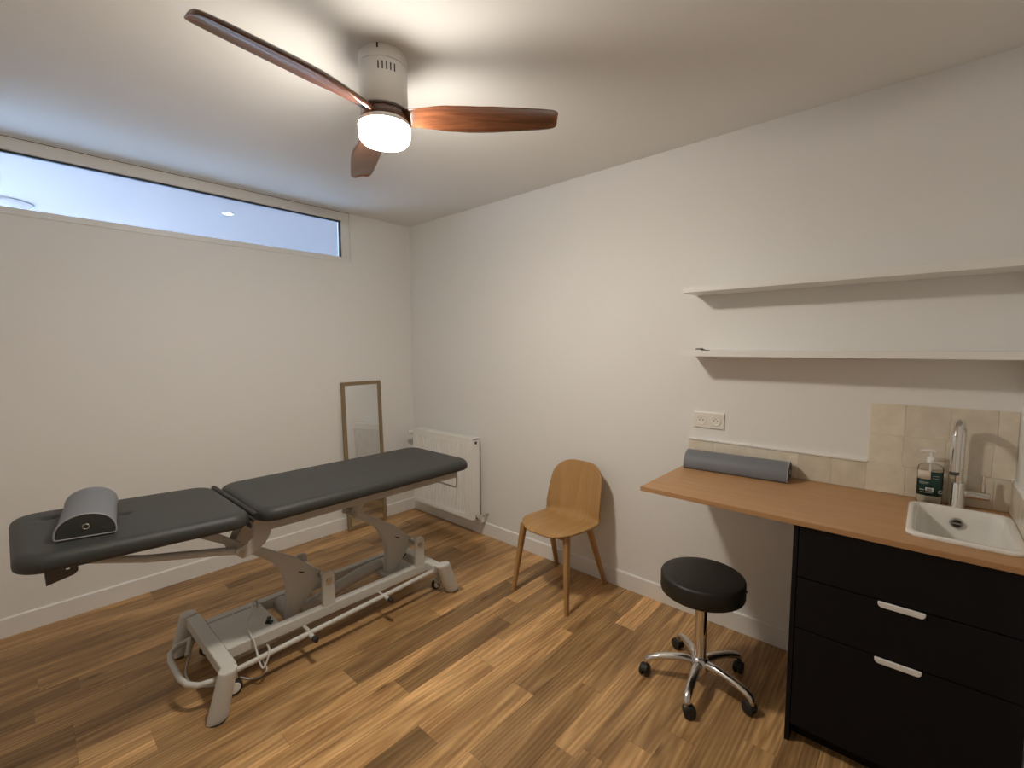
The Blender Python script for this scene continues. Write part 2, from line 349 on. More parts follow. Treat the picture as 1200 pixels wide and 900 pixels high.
struct(MB().box(XL, XL + BT, YF, -BT, 0, BH).build('baseboard_left', M['trim'], bevel=0.003), 'white baseboard on the plain left wall', 'baseboard')
struct(MB().box(XL + BT, 0, YF, YF + BT, 0, BH).build('baseboard_front', M['trim'], bevel=0.003), 'white baseboard along the plain front wall', 'baseboard')

# --- clerestory window
win = struct(MB().box(WX1 - 0.022, WX1 + 0.004, -0.006, T, WZ0 + 0.014, H - 0.001).box(WX0, WX1 + 0.004, -0.006, T, WZ0 - 0.002, WZ0 + 0.014).box(WX0, WX0 + 0.022, -0.006, T, WZ0 + 0.014, H - 0.001).build('window_1', M['frame'], bevel=0.002),
             'long narrow clerestory window with white frame under ceiling', 'window')
PX0, PX1, PZ0, PZ1 = WX0 + 0.09, -0.668, 2.303, 2.598
fy0, fy1 = 0.004, 0.075
MB().box(WX0 + 0.022, WX1 - 0.022, fy0, fy1, PZ1, H - 0.001).build('window_frame', M['frame'], win, bevel=0.003)
MB().box(WX0 + 0.022, WX1 - 0.022, fy0, fy1, WZ0 + 0.014, PZ0).build('window_frame', M['frame'], win, bevel=0.003)
MB().box(PX1, WX1 - 0.022, fy0, fy1, PZ0, PZ1).build('window_frame', M['frame'], win, bevel=0.003)
MB().box(WX0 + 0.022, PX0, fy0, fy1, PZ0, PZ1).build('window_frame', M['frame'], win, bevel=0.003)
MB().box(PX0, PX1, 0.022, 0.045, PZ1 - 0.009, PZ1 - 0.0002).box(PX1 - 0.008, PX1 - 0.0002, 0.022, 0.045, PZ0, PZ1 - 0.009).build('gasket', M['gasket'], win)
MB().box(PX0 + 0.001, PX1 - 0.008, 0.030, 0.036, PZ0, PZ1 - 0.009).build('window_pane', M['glass'], win)

# --- neighbouring room seen through the clerestory
AX0, AX1, AY1, AH = -6.5, 1.4, 5.2, H
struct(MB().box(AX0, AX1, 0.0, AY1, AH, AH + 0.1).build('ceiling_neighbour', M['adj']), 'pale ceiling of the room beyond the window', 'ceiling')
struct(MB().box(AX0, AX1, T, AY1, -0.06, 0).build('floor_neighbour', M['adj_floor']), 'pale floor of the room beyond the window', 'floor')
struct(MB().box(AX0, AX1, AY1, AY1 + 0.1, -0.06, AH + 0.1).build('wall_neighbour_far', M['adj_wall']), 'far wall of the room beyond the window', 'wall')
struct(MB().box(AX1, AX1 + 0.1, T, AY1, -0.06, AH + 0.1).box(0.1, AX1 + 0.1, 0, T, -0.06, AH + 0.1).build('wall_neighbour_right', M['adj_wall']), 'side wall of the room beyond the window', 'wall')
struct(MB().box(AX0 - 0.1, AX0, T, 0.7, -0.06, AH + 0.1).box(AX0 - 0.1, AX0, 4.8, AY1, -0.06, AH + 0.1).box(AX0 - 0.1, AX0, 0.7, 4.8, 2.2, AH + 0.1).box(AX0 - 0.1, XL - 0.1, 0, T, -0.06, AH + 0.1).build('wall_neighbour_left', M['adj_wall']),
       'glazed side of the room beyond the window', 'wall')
dl = thing('downlight', 'small round recessed ceiling spotlight seen through the window', 'ceiling light', (-1.28, 0.725, H))
MB().lathe([(0.030, -0.001), (0.042, -0.001), (0.043, -0.006), (0.030, -0.006)], (-1.28, 0.725, H), 32, cap=False).build('trim_ring', M['white_enamel'], dl, smooth=40)
MB().lathe([(0.0005, -0.003), (0.030, -0.003)], (-1.28, 0.725, H), 32).build('bulb', M['spot'], dl)
cl = thing('ceiling_disc_lamp', 'round pale ceiling lamp of the neighbouring room, seen through window', 'ceiling light', (-2.56, 1.62, H))
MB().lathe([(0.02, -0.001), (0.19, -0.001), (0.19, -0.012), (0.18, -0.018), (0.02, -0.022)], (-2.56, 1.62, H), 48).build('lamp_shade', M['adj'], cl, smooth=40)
MB().lathe([(0.19, -0.001), (0.196, -0.001), (0.196, -0.012), (0.19, -0.0125)], (-2.56, 1.62, H), 48, cap=False).build('rim', M['steel'], cl, smooth=40)

# ============================================================ CEILING FAN
fc = Vector((-1.563, -2.026, 0))
fan = thing('ceiling_fan', 'white flush ceiling fan with three walnut blades and glowing lamp', 'ceiling fan', (fc.x, fc.y, H))
hb = MB().lathe([(0.0912, 2.6225), (0.0912, H - 0.0005)], fc, 64)
hb.build('canopy', M['fan_white'], fan, smooth=40, bevel=0.0015)
motor = MB().lathe([(0.088, 2.468), (0.0905, 2.472), (0.0905, 2.620), (0.0895, 2.6213)], fc, 64).build('motor_housing', M['fan_white'], fan, smooth=40)
ang_cam = math.atan2(CAM.y - fc.y, CAM.x - fc.x)
for k in range(5):      # ventilation slots on the housing
    a = ang_cam + math.radians(2 + 9.5 * (k - 2) + 6)
    d = Vector((math.cos(a), math.sin(a), 0)); t = Vector((-d.y, d.x, 0)); c = fc + d * 0.0902 + Vector((0, 0, 2.590))
    mb = MB(); pr = []
    for r_ in (-0.004, 0.0009):
        for (sx, sz) in ((-1, -1), (1, -1), (1, 1), (-1, 1)): pr.append(c + d * r_ + t * 0.0022 * sx + Vector((0, 0, 0.0135 * sz)))
    mb.add(pr, [(3, 2, 1, 0), (4, 5, 6, 7), (0, 1, 5, 4), (1, 2, 6, 5), (2, 3, 7, 6), (3, 0, 4, 7)]).build('vent_slot', M['slot'], motor)
a = ang_cam - math.radians(12); d = Vector((math.cos(a), math.sin(a), 0)); t = Vector((-d.y, d.x, 0)); c = fc + d * 0.0908 + Vector((0, 0, H - 0.010))
mb = MB(); pr = []
for r_ in (-0.003, 0.0012):
    for (sx, sz) in ((-1, -1), (1, -1), (1, 1), (-1, 1)): pr.append(c + d * r_ + t * 0.003 * sx + Vector((0, 0, 0.0085 * sz)))
mb.add(pr, [(3, 2, 1, 0), (4, 5, 6, 7), (0, 1, 5, 4), (1, 2, 6, 5), (2, 3, 7, 6), (3, 0, 4, 7)]).build('canopy_notch', M['slot'], fan)
MB().lathe([(0.070, 2.424), (0.088, 2.428), (0.090, 2.440), (0.086, 2.455), (0.070, 2.4675)], fc, 64).build('hub', M['walnut'], fan, smooth=60)
MB().lathe([(0.090, 2.406), (0.0985, 2.407), (0.0995, 2.414), (0.095, 2.4235), (0.075, 2.4238)], fc, 64).build('lamp_collar', M['fan_white'], fan, smooth=60)
ld = MB().lathe([(0.086, 2.352), (0.094, 2.362), (0.097, 2.376), (0.097, 2.4055)], fc, 32, cap=False).build('lamp_diffuser', M['lamp_side'], fan, smooth=60, label='glowing white lamp diffuser')
MB().lathe([(0.001, 2.343), (0.045, 2.344), (0.086, 2.352)], fc, 32, cap=False).build('lamp_lens', M['lamp'], ld, smooth=60)
def blade_mesh():
    mb = MB(); rows = []
    chord = [(0.055, 0.085), (0.10, 0.078), (0.16, 0.098), (0.24, 0.128), (0.32, 0.140), (0.42, 0.138), (0.52, 0.126), (0.60, 0.114), (0.645, 0.104), (0.660, 0.094), (0.668, 0.078), (0.671, 0.055)]
    rs = [0.055, 0.075, 0.10, 0.13, 0.16, 0.20, 0.24, 0.28, 0.32, 0.37, 0.42, 0.47, 0.52, 0.56, 0.60, 0.625, 0.645, 0.655, 0.662, 0.668, 0.671]
    n = 20
    for r in rs:
        c = interp(chord, r); pitch = math.radians(interp([(0.055, 24), (0.15, 22), (0.30, 15), (0.67, 13)], r))
        th = interp([(0.055, 0.030), (0.12, 0.026), (0.3, 0.025), (0.6, 0.021), (0.671, 0.014)], r)
        sweep = interp([(0.055, 0.0), (0.16, 0.004), (0.35, 0.012), (0.671, -0.006)], r)
        zz = interp([(0.055, 2.444), (0.2, 2.446), (0.671, 2.438)], r); ring = []
        for k in range(n):
            a = 2 * PI * k / n
            y = 0.5 * c * math.copysign(abs(math.cos(a)) ** 0.8, math.cos(a)); z = 0.5 * th * math.copysign(abs(math.sin(a)) ** 0.8, math.sin(a)) * (0.35 + 0.65 * smoothstep(-0.5, 0.4, y / c))
            z += 0.020 * (1 - (2 * y / c) ** 2) * min(1, c / 0.1) * 0.7      # camber
            ring.append((r, sweep + y * math.cos(pitch) + z * math.sin(pitch), zz - H - y * math.sin(pitch) + z * math.cos(pitch)))
        rows.append(ring)
    mb.grid(rows, close_u=True); n0 = len(rows)
    mb.f.append(tuple(range(n - 1, -1, -1))); mb.f.append(tuple((n0 - 1) * n + k for k in range(n)))
    return mb
bl0 = blade_mesh().build('blade', M['walnut'], fan, smooth=70, off=(0, 0, 0))
for k, ang in enumerate((68, 190, 313)):
    o = bl0 if k == 0 else bl0.copy()
    if k: COL.objects.link(o); o.parent = fan
    o.rotation_euler = (0, 0, math.radians(ang))

# ============================================================ TREATMENT TABLE
TY = -1.195
tab = thing('treatment_table', 'adjustable treatment table with charcoal padded sections on grey scissor base', 'treatment table', (-1.45, TY, 0))
G, GL = M['metal_grey'], M['metal_light']
def cushion(x0, x1, y0, y1, z0, z1, r_corner, edge, dents=(), crown=0.006):
    cx, cy = (x0 + x1) / 2, (y0 + y1) / 2; hx, hy = (x1 - x0) / 2, (y1 - y0) / 2
    def radius_pts(inset):
        p = rrect(cx, cy, hx - inset, hy - inset, max(0.004, r_corner - inset * 0.6), 9); out = []
        for a_, b_ in zip(p, p[1:] + p[:1]):
            m_ = 1
            if abs(a_[0] - b_[0]) > 0.2 or abs(a_[1] - b_[1]) > 0.2: m_ = 34
            out += [(lerp(a_[0], b_[0], k / m_), lerp(a_[1], b_[1], k / m_)) for k in range(m_)]
        return out
    rings = []
    rings.append([(p[0], p[1], z0) for p in radius_pts(edge * 0.7)])
    for k in range(1, 5):
        a = math.radians(-90 + 90 * k / 4); e = 0.016
        rings.append([(p[0], p[1], z0 + e + e * math.sin(a)) for p in radius_pts(e * (1 - math.cos(a)))])
    for k in range(0, 9):
        a = math.radians(90 * k / 8)
        rings.append([(p[0], p[1], z1 - edge + edge * math.sin(a)) for p in radius_pts(edge * (1 - math.cos(a)))])
    base = radius_pts(edge)
    for k in range(1, 50):
        t = 1 - k / 50.0; ring = []
        for p in base:
            x, y = cx + (p[0] - cx) * t, cy + (p[1] - cy) * t
            z = z1 + crown * (1 - t ** 2)
            for (dx, dy, sx, sy, dep) in dents: z -= dep * math.exp(-((x - dx) / sx) ** 2 - ((y - dy) / sy) ** 2)
            ring.append((x, y, z))
        rings.append(ring)
    mb = MB().grid(rings, close_u=True); n = len(base)
    mb.f.append(tuple(range(n - 1, -1, -1))); mb.f.append(tuple((len(rings) - 1) * n + k for k in range(n)))
    return mb
cushion(-1.897, -0.632, TY - 0.315, TY + 0.315, 0.782, 0.842, 0.085, 0.036).build('long_cushion', M['vinyl'], tab, smooth=80, label='long charcoal padded section')
HT = 0.045
def tilt(mb, x0=-1.93): mb.v = [(x, y, z + max(0, x0 - x) * HT) for x, y, z in mb.v]; return mb
head = tilt(cushion(-2.637, -1.922, TY - 0.315, TY + 0.315, 0.786, 0.848, 0.085, 0.036, dents=((-2.318, -1.185, 0.024, 0.014, 0.020), (-2.522, -1.035, 0.026, 0.018, 0.020)))).build('head_cushion', M['vinyl'], tab, smooth=80, label='charcoal padded head section with face slit')
# hinge bar between the sections
MB().cyl((-1.911, TY - 0.300, 0.828), (-1.911, TY + 0.300, 0.828), 0.012, n=16).build('hinge_roll', M['vinyl_dark'], tab, smooth=40)
MB().cyl((-1.909, TY - 0.285, 0.792), (-1.909, TY + 0.285, 0.792), 0.010, n=16).build('hinge_rod', M['steel'], tab, smooth=40)
# top frame beams
for s in (-1, 1):
    y = TY + s * 0.200
    MB().box(-1.895, -0.690, y - 0.020, y + 0.020, 0.716, 0.7815).build('frame_beam', G, tab, bevel=0.005)
    tilt(MB().box(-2.50, -1.925, y - 0.016, y + 0.016, 0.760, 0.7855)).build('head_beam', G, tab, bevel=0.004)
for x in (-0.72, -1.30, -1.86):
    MB().box(x - 0.02, x + 0.02, TY - 0.1795, TY + 0.1795, 0.725, 0.775).build('frame_crossbar', G, tab, bevel=0.004)
MB().box(-1.6, -1.583, TY - 0.2225, TY - 0.2205, 0.752, 0.757).build('frame_screw', M['print'], tab)
hook = [(-1.887, 0.765), (-1.818, 0.74), (-1.831, 0.695), (-1.851, 0.664), (-1.881, 0.642), (-1.929, 0.622), (-1.950, 0.621), (-1.973, 0.645), (-1.975, 0.665), (-1.954, 0.674), (-1.926, 0.685), (-1.904, 0.706), (-1.899, 0.732)]
for s, ys in ((-1, (-1.4175, -1.400)), (1, (-0.9725, -0.990))):
    hk = MB().prism(hook, 'y', ys[0], ys[1]).build('hinge_bracket', G, tab, bevel=0.003)
    y = ys[0] + s * 0.0005
    MB().cyl((-1.955, y, 0.647), (-1.955, y + s * 0.006, 0.647), 0.011, n=20).build('bolt', M['steel'], hk, smooth=40)
    # gas strut carrying the head section
    yy = ys[1] - s * 0.018
    MB().tube([(-1.965, yy, 0.652), (-2.02, yy, 0.668), (-2.28, yy, 0.728), (-2.46, yy, 0.787)], [0.017, 0.017, 0.015, 0.013], 16).build('head_strut', G, tab, smooth=40)
    MB().prism([(-1.95, 0.655), (-1.93, 0.672), (-2.05, 0.7595), (-2.12, 0.7595)], 'y', yy - s * 0.034 - 0.01, yy - s * 0.034 + 0.01).build('head_brace', G, tab, bevel=0.002)
# lifting arms (two alike, linked as a parallelogram)
arm = [(-1.955, 0.655), (-1.836, 0.589), (-1.726, 0.516), (-1.63, 0.451), (-1.556, 0.377), (-1.522, 0.352), (-1.510, 0.328), (-1.518, 0.300), (-1.545, 0.285), (-1.575, 0.251), (-1.618, 0.202), (-1.652, 0.165), (-1.668, 0.120), (-1.712, 0.120), (-1.705, 0.231), (-1.698, 0.290), (-1.697, 0.330), (-1.704, 0.362), (-1.718, 0.398), (-1.743, 0.449), (-1.773, 0.488), (-1.834, 0.537), (-1.882, 0.573), (-1.965, 0.625)]
def ribbon(poly, y0, y1, lip):
    mb = MB().prism(poly, 'y', y0, y1); return mb
DX2 = 0.592
for dx in (0, DX2):
    ar = MB().prism([(x + dx, z) for x, z in arm], 'y', -1.245, -1.205).build('lift_arm', G, tab, bevel=0.004)
    MB().prism([(-1.640 + dx, 0.383), (-1.612 + dx, 0.370), (-1.611 + dx, 0.376), (-1.639 + dx, 0.389)], 'y', -1.2462, -1.240).build('arm_slot', M['slot'], ar)
    MB().cyl((-1.528 + dx, -1.352, 0.331), (-1.528 + dx, -0.992, 0.331), 0.014, n=20).build('pivot_shaft', M['steel'], tab, smooth=40)
    for ya, yb in ((-1.3445, -1.3225), (-1.0225, -1.0005)):
        bk = MB().prism([(-1.560 + dx, 0.194), (-1.496 + dx, 0.194), (-1.496 + dx, 0.360), (-1.506 + dx, 0.372), (-1.548 + dx, 0.376), (-1.558 + dx, 0.366)], 'y', ya, yb).build('pivot_bracket', GL, tab, bevel=0.003)
        if ya < -1.3: MB().cyl((-1.528 + dx, ya - 0.008, 0.331), (-1.528 + dx, ya - 0.0005, 0.331), 0.0125, n=20).build('bolt', M['steel'], bk, smooth=40)
    # upper bracket hanging from the frame
    xx = -1.925 + dx
    for yy in (-1.270, -1.192):
        ub = MB().prism([(xx - 0.028, 0.610), (xx + 0.020, 0.600), (xx + 0.115, 0.7245), (xx + 0.030, 0.7245)], 'y', yy - 0.006, yy + 0.006).build('upper_bracket', G, tab, bevel=0.002)
        if yy < -1.2: MB().cyl((xx - 0.004, yy - 0.014, 0.622), (xx - 0.004, yy - 0.0065, 0.622), 0.012, n=20).build('bolt', M['steel'], ub, smooth=40)
    MB().box(xx + 0.025, xx + 0.118, TY - 0.1795, TY + 0.1795, 0.7250, 0.7345).build('bracket_plate', G, tab, bevel=0.002)
# base frame
for ya, yb in ((-1.345, -1.300), (-1.045, -1.000)):
    MB().box(-2.010, -0.890, ya, yb, 0.142, 0.194).build('base_rail', GL, tab, bevel=0.004)
MB().box(-2.070, -2.0105, TY - 0.278, TY + 0.278, 0.142, 0.196).build('base_crossbar', GL, tab, bevel=0.005)
MB().box(-0.8895, -0.830, TY - 0.222, TY + 0.222, 0.142, 0.196).build('base_crossbar', GL, tab, bevel=0.005)
MB().box(-2.010, -1.765, -1.299, -1.046, 0.172, 0.190).build('cover_plate', GL, tab, bevel=0.003)
MB().box(-2.000, -1.770, -1.28, -1.06, 0.085, 0.1715).build('control_box', G, tab, bevel=0.004)
MB().box(-1.15, -0.95, -1.299, -1.046, 0.165, 0.185).build('motor_plate', G, tab, bevel=0.003)
MB().tube(catmull([(-1.60, -1.15, 0.125), (-1.45, -1.15, 0.150), (-1.25, -1.15, 0.190), (-1.10, -1.15, 0.205)], 6), [0.030] * 7 + [0.034] * 12, 20).build('actuator', G, tab, smooth=40)
MB().cyl((-1.66, -1.17, 0.150), (-1.66, -1.03, 0.150), 0.040, n=28).build('actuator_motor', G, tab, smooth=40, bevel=0.004)
MB().tube([(-1.02, -1.20, 0.220), (-0.965, -1.20, 0.250)], 0.030, 20).build('actuator_joint', M['rubber'], tab, smooth=40)
MB().cyl((-1.69, -1.30, 0.135), (-1.69, -1.046, 0.135), 0.012, n=14).build('arm_shaft', M['steel'], tab, smooth=40)
def foot(x, y, sgn, spread):
    """slanted oval leg shell running out from the crossbar end to the floor"""
    n = 28; rows = []
    tab_ = [(0.0, 0.000, 0.040, 0.030), (0.006, 0.002, 0.041, 0.031), (0.02, 0.0, 0.041, 0.031), (0.10, 0, 0.038, 0.032), (0.19, 0, 0.036, 0.032), (0.198, 0, 0.036, 0.032), (0.202, 0, 0.033, 0.029)]
    for z, _, rx, ry in tab_:
        k_ = 1.0 if sgn < 0 else lerp(1.10, 1.42, z / 0.2); rx *= k_; cx = x + sgn * spread * (1 - z / 0.2); rows.append([(cx + rx * math.cos(2 * PI * k / n), y + ry * math.sin(2 * PI * k / n), max(z, 0.004)) for k in range(n)])
    mb = MB().grid(rows, close_u=True); mb.f.append(tuple(range(n - 1, -1, -1))); mb.f.append(tuple((len(rows) - 1) * n + k for k in range(n)))
    return mb
for x, yo, sgn, sp in ((-2.053, 0.308, -1, 0.050), (-0.842, 0.250, 1, 0.082)):
    for s in (-1, 1):
        y = TY + s * yo
        ft = foot(x, y, sgn, sp).build('leg', GL, tab, smooth=50)
        MB().lathe([(0.034, 0.0), (0.037, 0.004)], (x + sgn * sp, y, 0), 24).build('foot_pad', M['rubber'], ft, smooth=40)
        # caster tucked inside the leg
        cx = x - sgn * (0.045 if sgn < 0 else -0.035); cx = -2.005 if sgn < 0 else -0.822; yy = TY + s * (0.200 if sgn < 0 else 0.160)
        w = MB().lathe([(0.012, -0.010), (0.026, -0.012), (0.034, -0.008), (0.036, 0), (0.034, 0.008), (0.026, 0.012), (0.012, 0.010)], (0, 0, 0), 28)
        wheel = MB(); wheel.v = [(cx + vx, yy + vz, 0.0365 + vy) for vx, vy, vz in w.v]; wheel.f = w.f
        wo = wheel.build('caster_wheel', M['rubber'], tab, smooth=50)
        hub = MB().cyl((cx, yy - 0.0145, 0.0365), (cx, yy + 0.0145, 0.0365), 0.024, n=24).build('wheel_hub', M['white_enamel'], wo, smooth=40, bevel=0.002)
        if sgn > 0:
            MB().box(cx - 0.016, cx + 0.016, yy - 0.028, yy - 0.018, 0.055, 0.1372).build('caster_bracket', G, tab, bevel=0.003)
            MB().cyl((cx, yy - 0.030, 0.0365), (cx, yy - 0.016, 0.0365), 0.006, n=12).build('axle', M['steel'], wo, smooth=40)
            MB().box(cx - 0.022, cx + 0.012, yy - 0.030, yy + 0.01, 0.052, 0.070).build('caster_fork', G, tab, bevel=0.004)
            MB().box(-0.880, -0.780, TY + s * 0.190 - 0.030, TY + s * 0.190 + 0.030, 0.1375, 0.1415).build('caster_plate', G, tab)
        else:
            MB().box(cx - 0.016, cx + 0.016, yy - 0.010, yy + 0.010, 0.074, 0.1415).build('caster_bracket', G, tab, bevel=0.003)
# switch bar running round the base, with foot pedals
zb = 0.114
def zbar(x): return zb + 0.042 * (x + 2.0) / 1.1
loop = [(-0.875, -1.400, zbar(-0.875)), (-2.00, -1.400, zb)] + [(-2.09, -1.400, zb), (-2.135, -1.385, zb), (-2.165, -1.345, zb), (-2.178, -1.28, zb), (-2.178, -1.11, zb), (-2.165, -1.045, zb), (-2.135, -1.005, zb), (-2.09, -0.99, zb), (-2.00, -0.99, zb), (-0.875, -0.99, zbar(-0.875))]
MB().tube(loop, 0.0125, 14).build('switch_bar', GL, tab, smooth=60)
for x in (-1.665, -1.235):
    z = zbar(x)
    MB().cyl((x, -1.4115, z), (x, -1.452, z), 0.011, n=16).build('pedal', GL, tab, smooth=40)
    MB().cyl((x, -1.4525, z), (x, -1.486, z), 0.0125, n=16).build('pedal_grip', M['rubber'], tab, smooth=40, bevel=0.003)
    MB().box(x - 0.008, x + 0.008, -1.402, -1.33, z + 0.006, 0.1445).build('switch_bar_bracket', G, tab, bevel=0.002)
# paper roll bracket under the head end and roll holder at the foot end
MB().prism([(-2.562, 0.752), (-2.552, 0.8135), (-2.510, 0.8115), (-2.510, 0.7900), (-2.500, 0.7900), (-2.500, 0.8110), (-2.487, 0.8105), (-2.478, 0.790), (-2.480, 0.778), (-2.490, 0.768)], 'y', -1.452, -1.4465).build('paper_bracket', M['dark_metal'], tab, bevel=0.0008)
MB().box(-2.561, -2.551, -1.446, -1.16, 0.752, 0.8130).build('paper_bracket', M['dark_metal'], tab, bevel=0.002)
rod = [(-0.672, -1.395, 0.760), (-0.672, -1.395, 0.655), (-0.672, -1.388, 0.646), (-0.672, -1.375, 0.643), (-0.672, -1.03, 0.643), (-0.672, -1.017, 0.646), (-0.672, -1.010, 0.655), (-0.672, -1.010, 0.760)]
MB().tube(rod, 0.0055, 10).build('roll_holder', M['steel'], tab, smooth=60)
for y in (-1.395, -1.010): MB().box(-0.690, -0.660, y - 0.012, y + 0.012, 0.752, 0.781).build('holder_clip', M['rubber'], tab, bevel=0.002)
# cables of the table
cab = catmull([(-1.79, -1.075, 0.195), (-1.805, -1.11, 0.245), (-1.834, -1.16, 0.272), (-1.872, -1.22, 0.246), (-1.902, -1.27, 0.222), (-1.907, -1.335, 0.204), (-1.902, -1.358, 0.180), (-1.900, -1.380, 0.140), (-1.901, -1.415, 0.104), (-1.893, -1.430, 0.083), (-1.876, -1.424, 0.100), (-1.860, -1.415, 0.128), (-1.846, -1.375, 0.135), (-1.84, -1.30, 0.120)], 8)
MB().tube(cab, 0.0046, 8).build('power_cable', M['cable'], tab, smooth=60)
cab2 = catmull([(-1.86, -1.28, 0.06), (-1.845, -1.33, 0.010), (-1.862, -1.352, 0.0045), (-1.890, -1.366, 0.0045), (-1.925, -1.346, 0.0045), (-1.95, -1.30, 0.0045)], 8)
MB().tube(cab2, 0.0038, 8).build('power_cable', M['cable'], tab, smooth=60)
cab3 = catmull([(-2.03, -1.02, 0.138), (-2.06, -1.00, 0.10), (-2.09, -1.03, 0.055), (-2.12, -1.10, 0.010), (-2.10, -1.22, 0.006), (-2.02, -1.28, 0.008), (-1.95, -1.22, 0.03)], 8)
MB().tube(cab3, 0.0045, 8).build('power_cable', M['cable'], tab, smooth=60)
MB().tube([(-2.075, -1.005, 0.135), (-2.10, -1.05, 0.072)], [0.010, 0.014], 12).build('cable_plug', M['cable'], tab, smooth=40)
kb = MB().prism([(-1.820, -1.262), (-1.800, -1.286), (-1.782, -1.268), (-1.798, -1.248), (-1.776, -1.226), (-1.790, -1.212), (-1.806, -1.238)], 'z', 0.1905, 0.197).build('key_tag', M['rubber'], tab, bevel=0.001, label='black key tag on the cover plate')
MB().cyl((-1.805, -1.262, 0.197), (-1.805, -1.262, 0.206), 0.008, n=14).build('key_knob', M['rubber'], kb, smooth=40)

# ============================================================ HALF-ROUND BOLSTERS
def half_bolster(name, label, loc, rz, L, w, h, crest=0.5):
    t = thing(name, label, 'bolster', loc, rz, None)
    prof = []
    n = 22; rc = 0.012
    for k in range(n + 1):
        a = PI * k / n; prof.append((-0.5 * w * math.cos(a) + (crest - 0.5) * w * math.sin(a), rc + (h - rc) * math.sin(a) ** 0.85))
    prof += [(0.5 * w - 0.002, 0.004), (0.5 * w - 0.009, 0.0), (-0.5 * w + 0.009, 0.0), (-0.5 * w + 0.002, 0.004)]
    cz = h * 0.4
    rows = []
    for y, sc in ((-L / 2 + 0.004, 0.985), (-L / 2 + 0.0042, 1.0), (-L / 2 + 0.02, 1.0), (L / 2 - 0.02, 1.0), (L / 2 - 0.0042, 1.0), (L / 2 - 0.004, 0.985)):
        rows.append([(p[0] * sc, y, cz + (p[1] - cz) * sc if sc != 1 else p[1]) for p in prof])
    MB().grid(rows, close_u=True).build('cover', M['greyvinyl'], t, smooth=50, off=(0, 0, 0), label='grey vinyl cover')
    for s in (-1, 1):
        y = s * L / 2
        cap = MB().prism([(p[0] * 0.98, cz + (p[1] - cz) * 0.98) for p in prof], 'y', y - s * 0.010, y - s * 0.002).build('end_panel', M['vinyl'], t, off=(0, 0, 0), label='dark end panel')
        MB().tube([(p[0], y - s * 0.003, max(p[1], 0.0028)) for p in prof], 0.0028, 8, closed=True).build('piping', M['piping'], cap, smooth=60, off=(0, 0, 0))
        rg = [(0.009 * math.cos(2 * PI * k / 20), y - s * 0.001, h * 0.46 + 0.009 * math.sin(2 * PI * k / 20)) for k in range(20)]
        MB().tube(rg, 0.0022, 8, closed=True).build('vent_ring', M['steel'], cap, smooth=60, off=(0, 0, 0))
    return t
half_bolster('half_bolster', 'grey half-round bolster with dark end lying on the treatment table', (-2.421, -1.205, 0.8772), math.radians(-8), 0.415, 0.168, 0.086).rotation_euler.y = 0.045
half_bolster('half_bolster', 'long grey half-round bolster lying on the wooden worktop', (-0.090, -2.925, 0.9022), math.radians(4.0), 0.49, 0.150, 0.090)

# ============================================================ RADIATOR
rad = thing('radiator', 'white ribbed panel radiator hung low on wall by corner', 'radiator', (-0.09, -0.578, 0.152))
RX0, RX1, RY0, RY1, RZ0, RZ1 = -0.140, -0.050, -0.968, -0.188, 0.152, 0.822
def rad_panel(xf, xb):
    """pressed panel: vertical flutes between plain margins"""
    rows = []; nfl = 23; m0, m1 = RY0 + 0.022, RY1 - 0.022; pitch = (m1 - m0) / nfl
    ys = [(RY0 + 0.0015, 0.0)]
    for k in range(nfl):
        y = m0 + pitch * k
        ys += [(y + pitch * 0.02, 0), (y + pitch * 0.62, 0), (y + pitch * 0.72, 0.0100), (y + pitch * 0.92, 0.0100)]
    ys += [(m1, 0), (RY1 - 0.0015, 0.0)]
    zs = [(RZ0 + 0.002, 0), (RZ0 + 0.040, 0), (RZ0 + 0.052, 1), (RZ1 - 0.062, 1), (RZ1 - 0.050, 0), (RZ1 - 0.012, 0)]
    for z, a in zs: rows.append([(xf + d * a, y, z) for y, d in ys])
    mb = MB().grid(rows)
    rows = [[(xb, y, z) for y, d in ys] for z, a in zs]
    mb.grid(rows)
    return mb
fp = rad_panel(RX0, RX0 + 0.012); fp.build('front_panel', M['white_enamel'], rad)
MB().box(RX0 + 0.002, RX0 + 0.016, RY0 + 0.002, RY1 - 0.002, RZ0, RZ0 + 0.012).box(RX0, RX0 + 0.014, RY0, RY0 + 0.004, RZ0, RZ1 - 0.012).box(RX0, RX0 + 0.014, RY1 - 0.004, RY1, RZ0, RZ1 - 0.012).build('front_edge', M['white_enamel'], rad, bevel=0.002)
MB().box(RX1 - 0.014, RX1, RY0 + 0.002, RY1 - 0.002, RZ0, RZ1 - 0.012).build('back_panel', M['white_enamel'], rad, bevel=0.003)
for y in (RY0, RY1 - 0.003): MB().box(RX0 + 0.014, RX1 - 0.014, y, y + 0.003, RZ0 + 0.002, RZ1 - 0.002).build('side_cover', M['white_enamel'], rad)
tp = MB().box(RX0, RX1, RY0, RY0 + 0.012, RZ1 - 0.012, RZ1).box(RX0, RX1, RY1 - 0.012, RY1, RZ1 - 0.012, RZ1).box(RX0, RX0 + 0.010, RY0 + 0.012, RY1 - 0.012, RZ1 - 0.012, RZ1).box(RX1 - 0.010, RX1, RY0 + 0.012, RY1 - 0.012, RZ1 - 0.012, RZ1).box(-0.098, -0.092, RY0 + 0.012, RY1 - 0.012, RZ1 - 0.009, RZ1 - 0.001)
tg = tp.build('top_grille', M['white_enamel'], rad, bevel=0.002)
sl = MB().box(-0.1295, -0.0605, 0, 0.004, RZ1 - 0.008, RZ1 - 0.002)
first = None
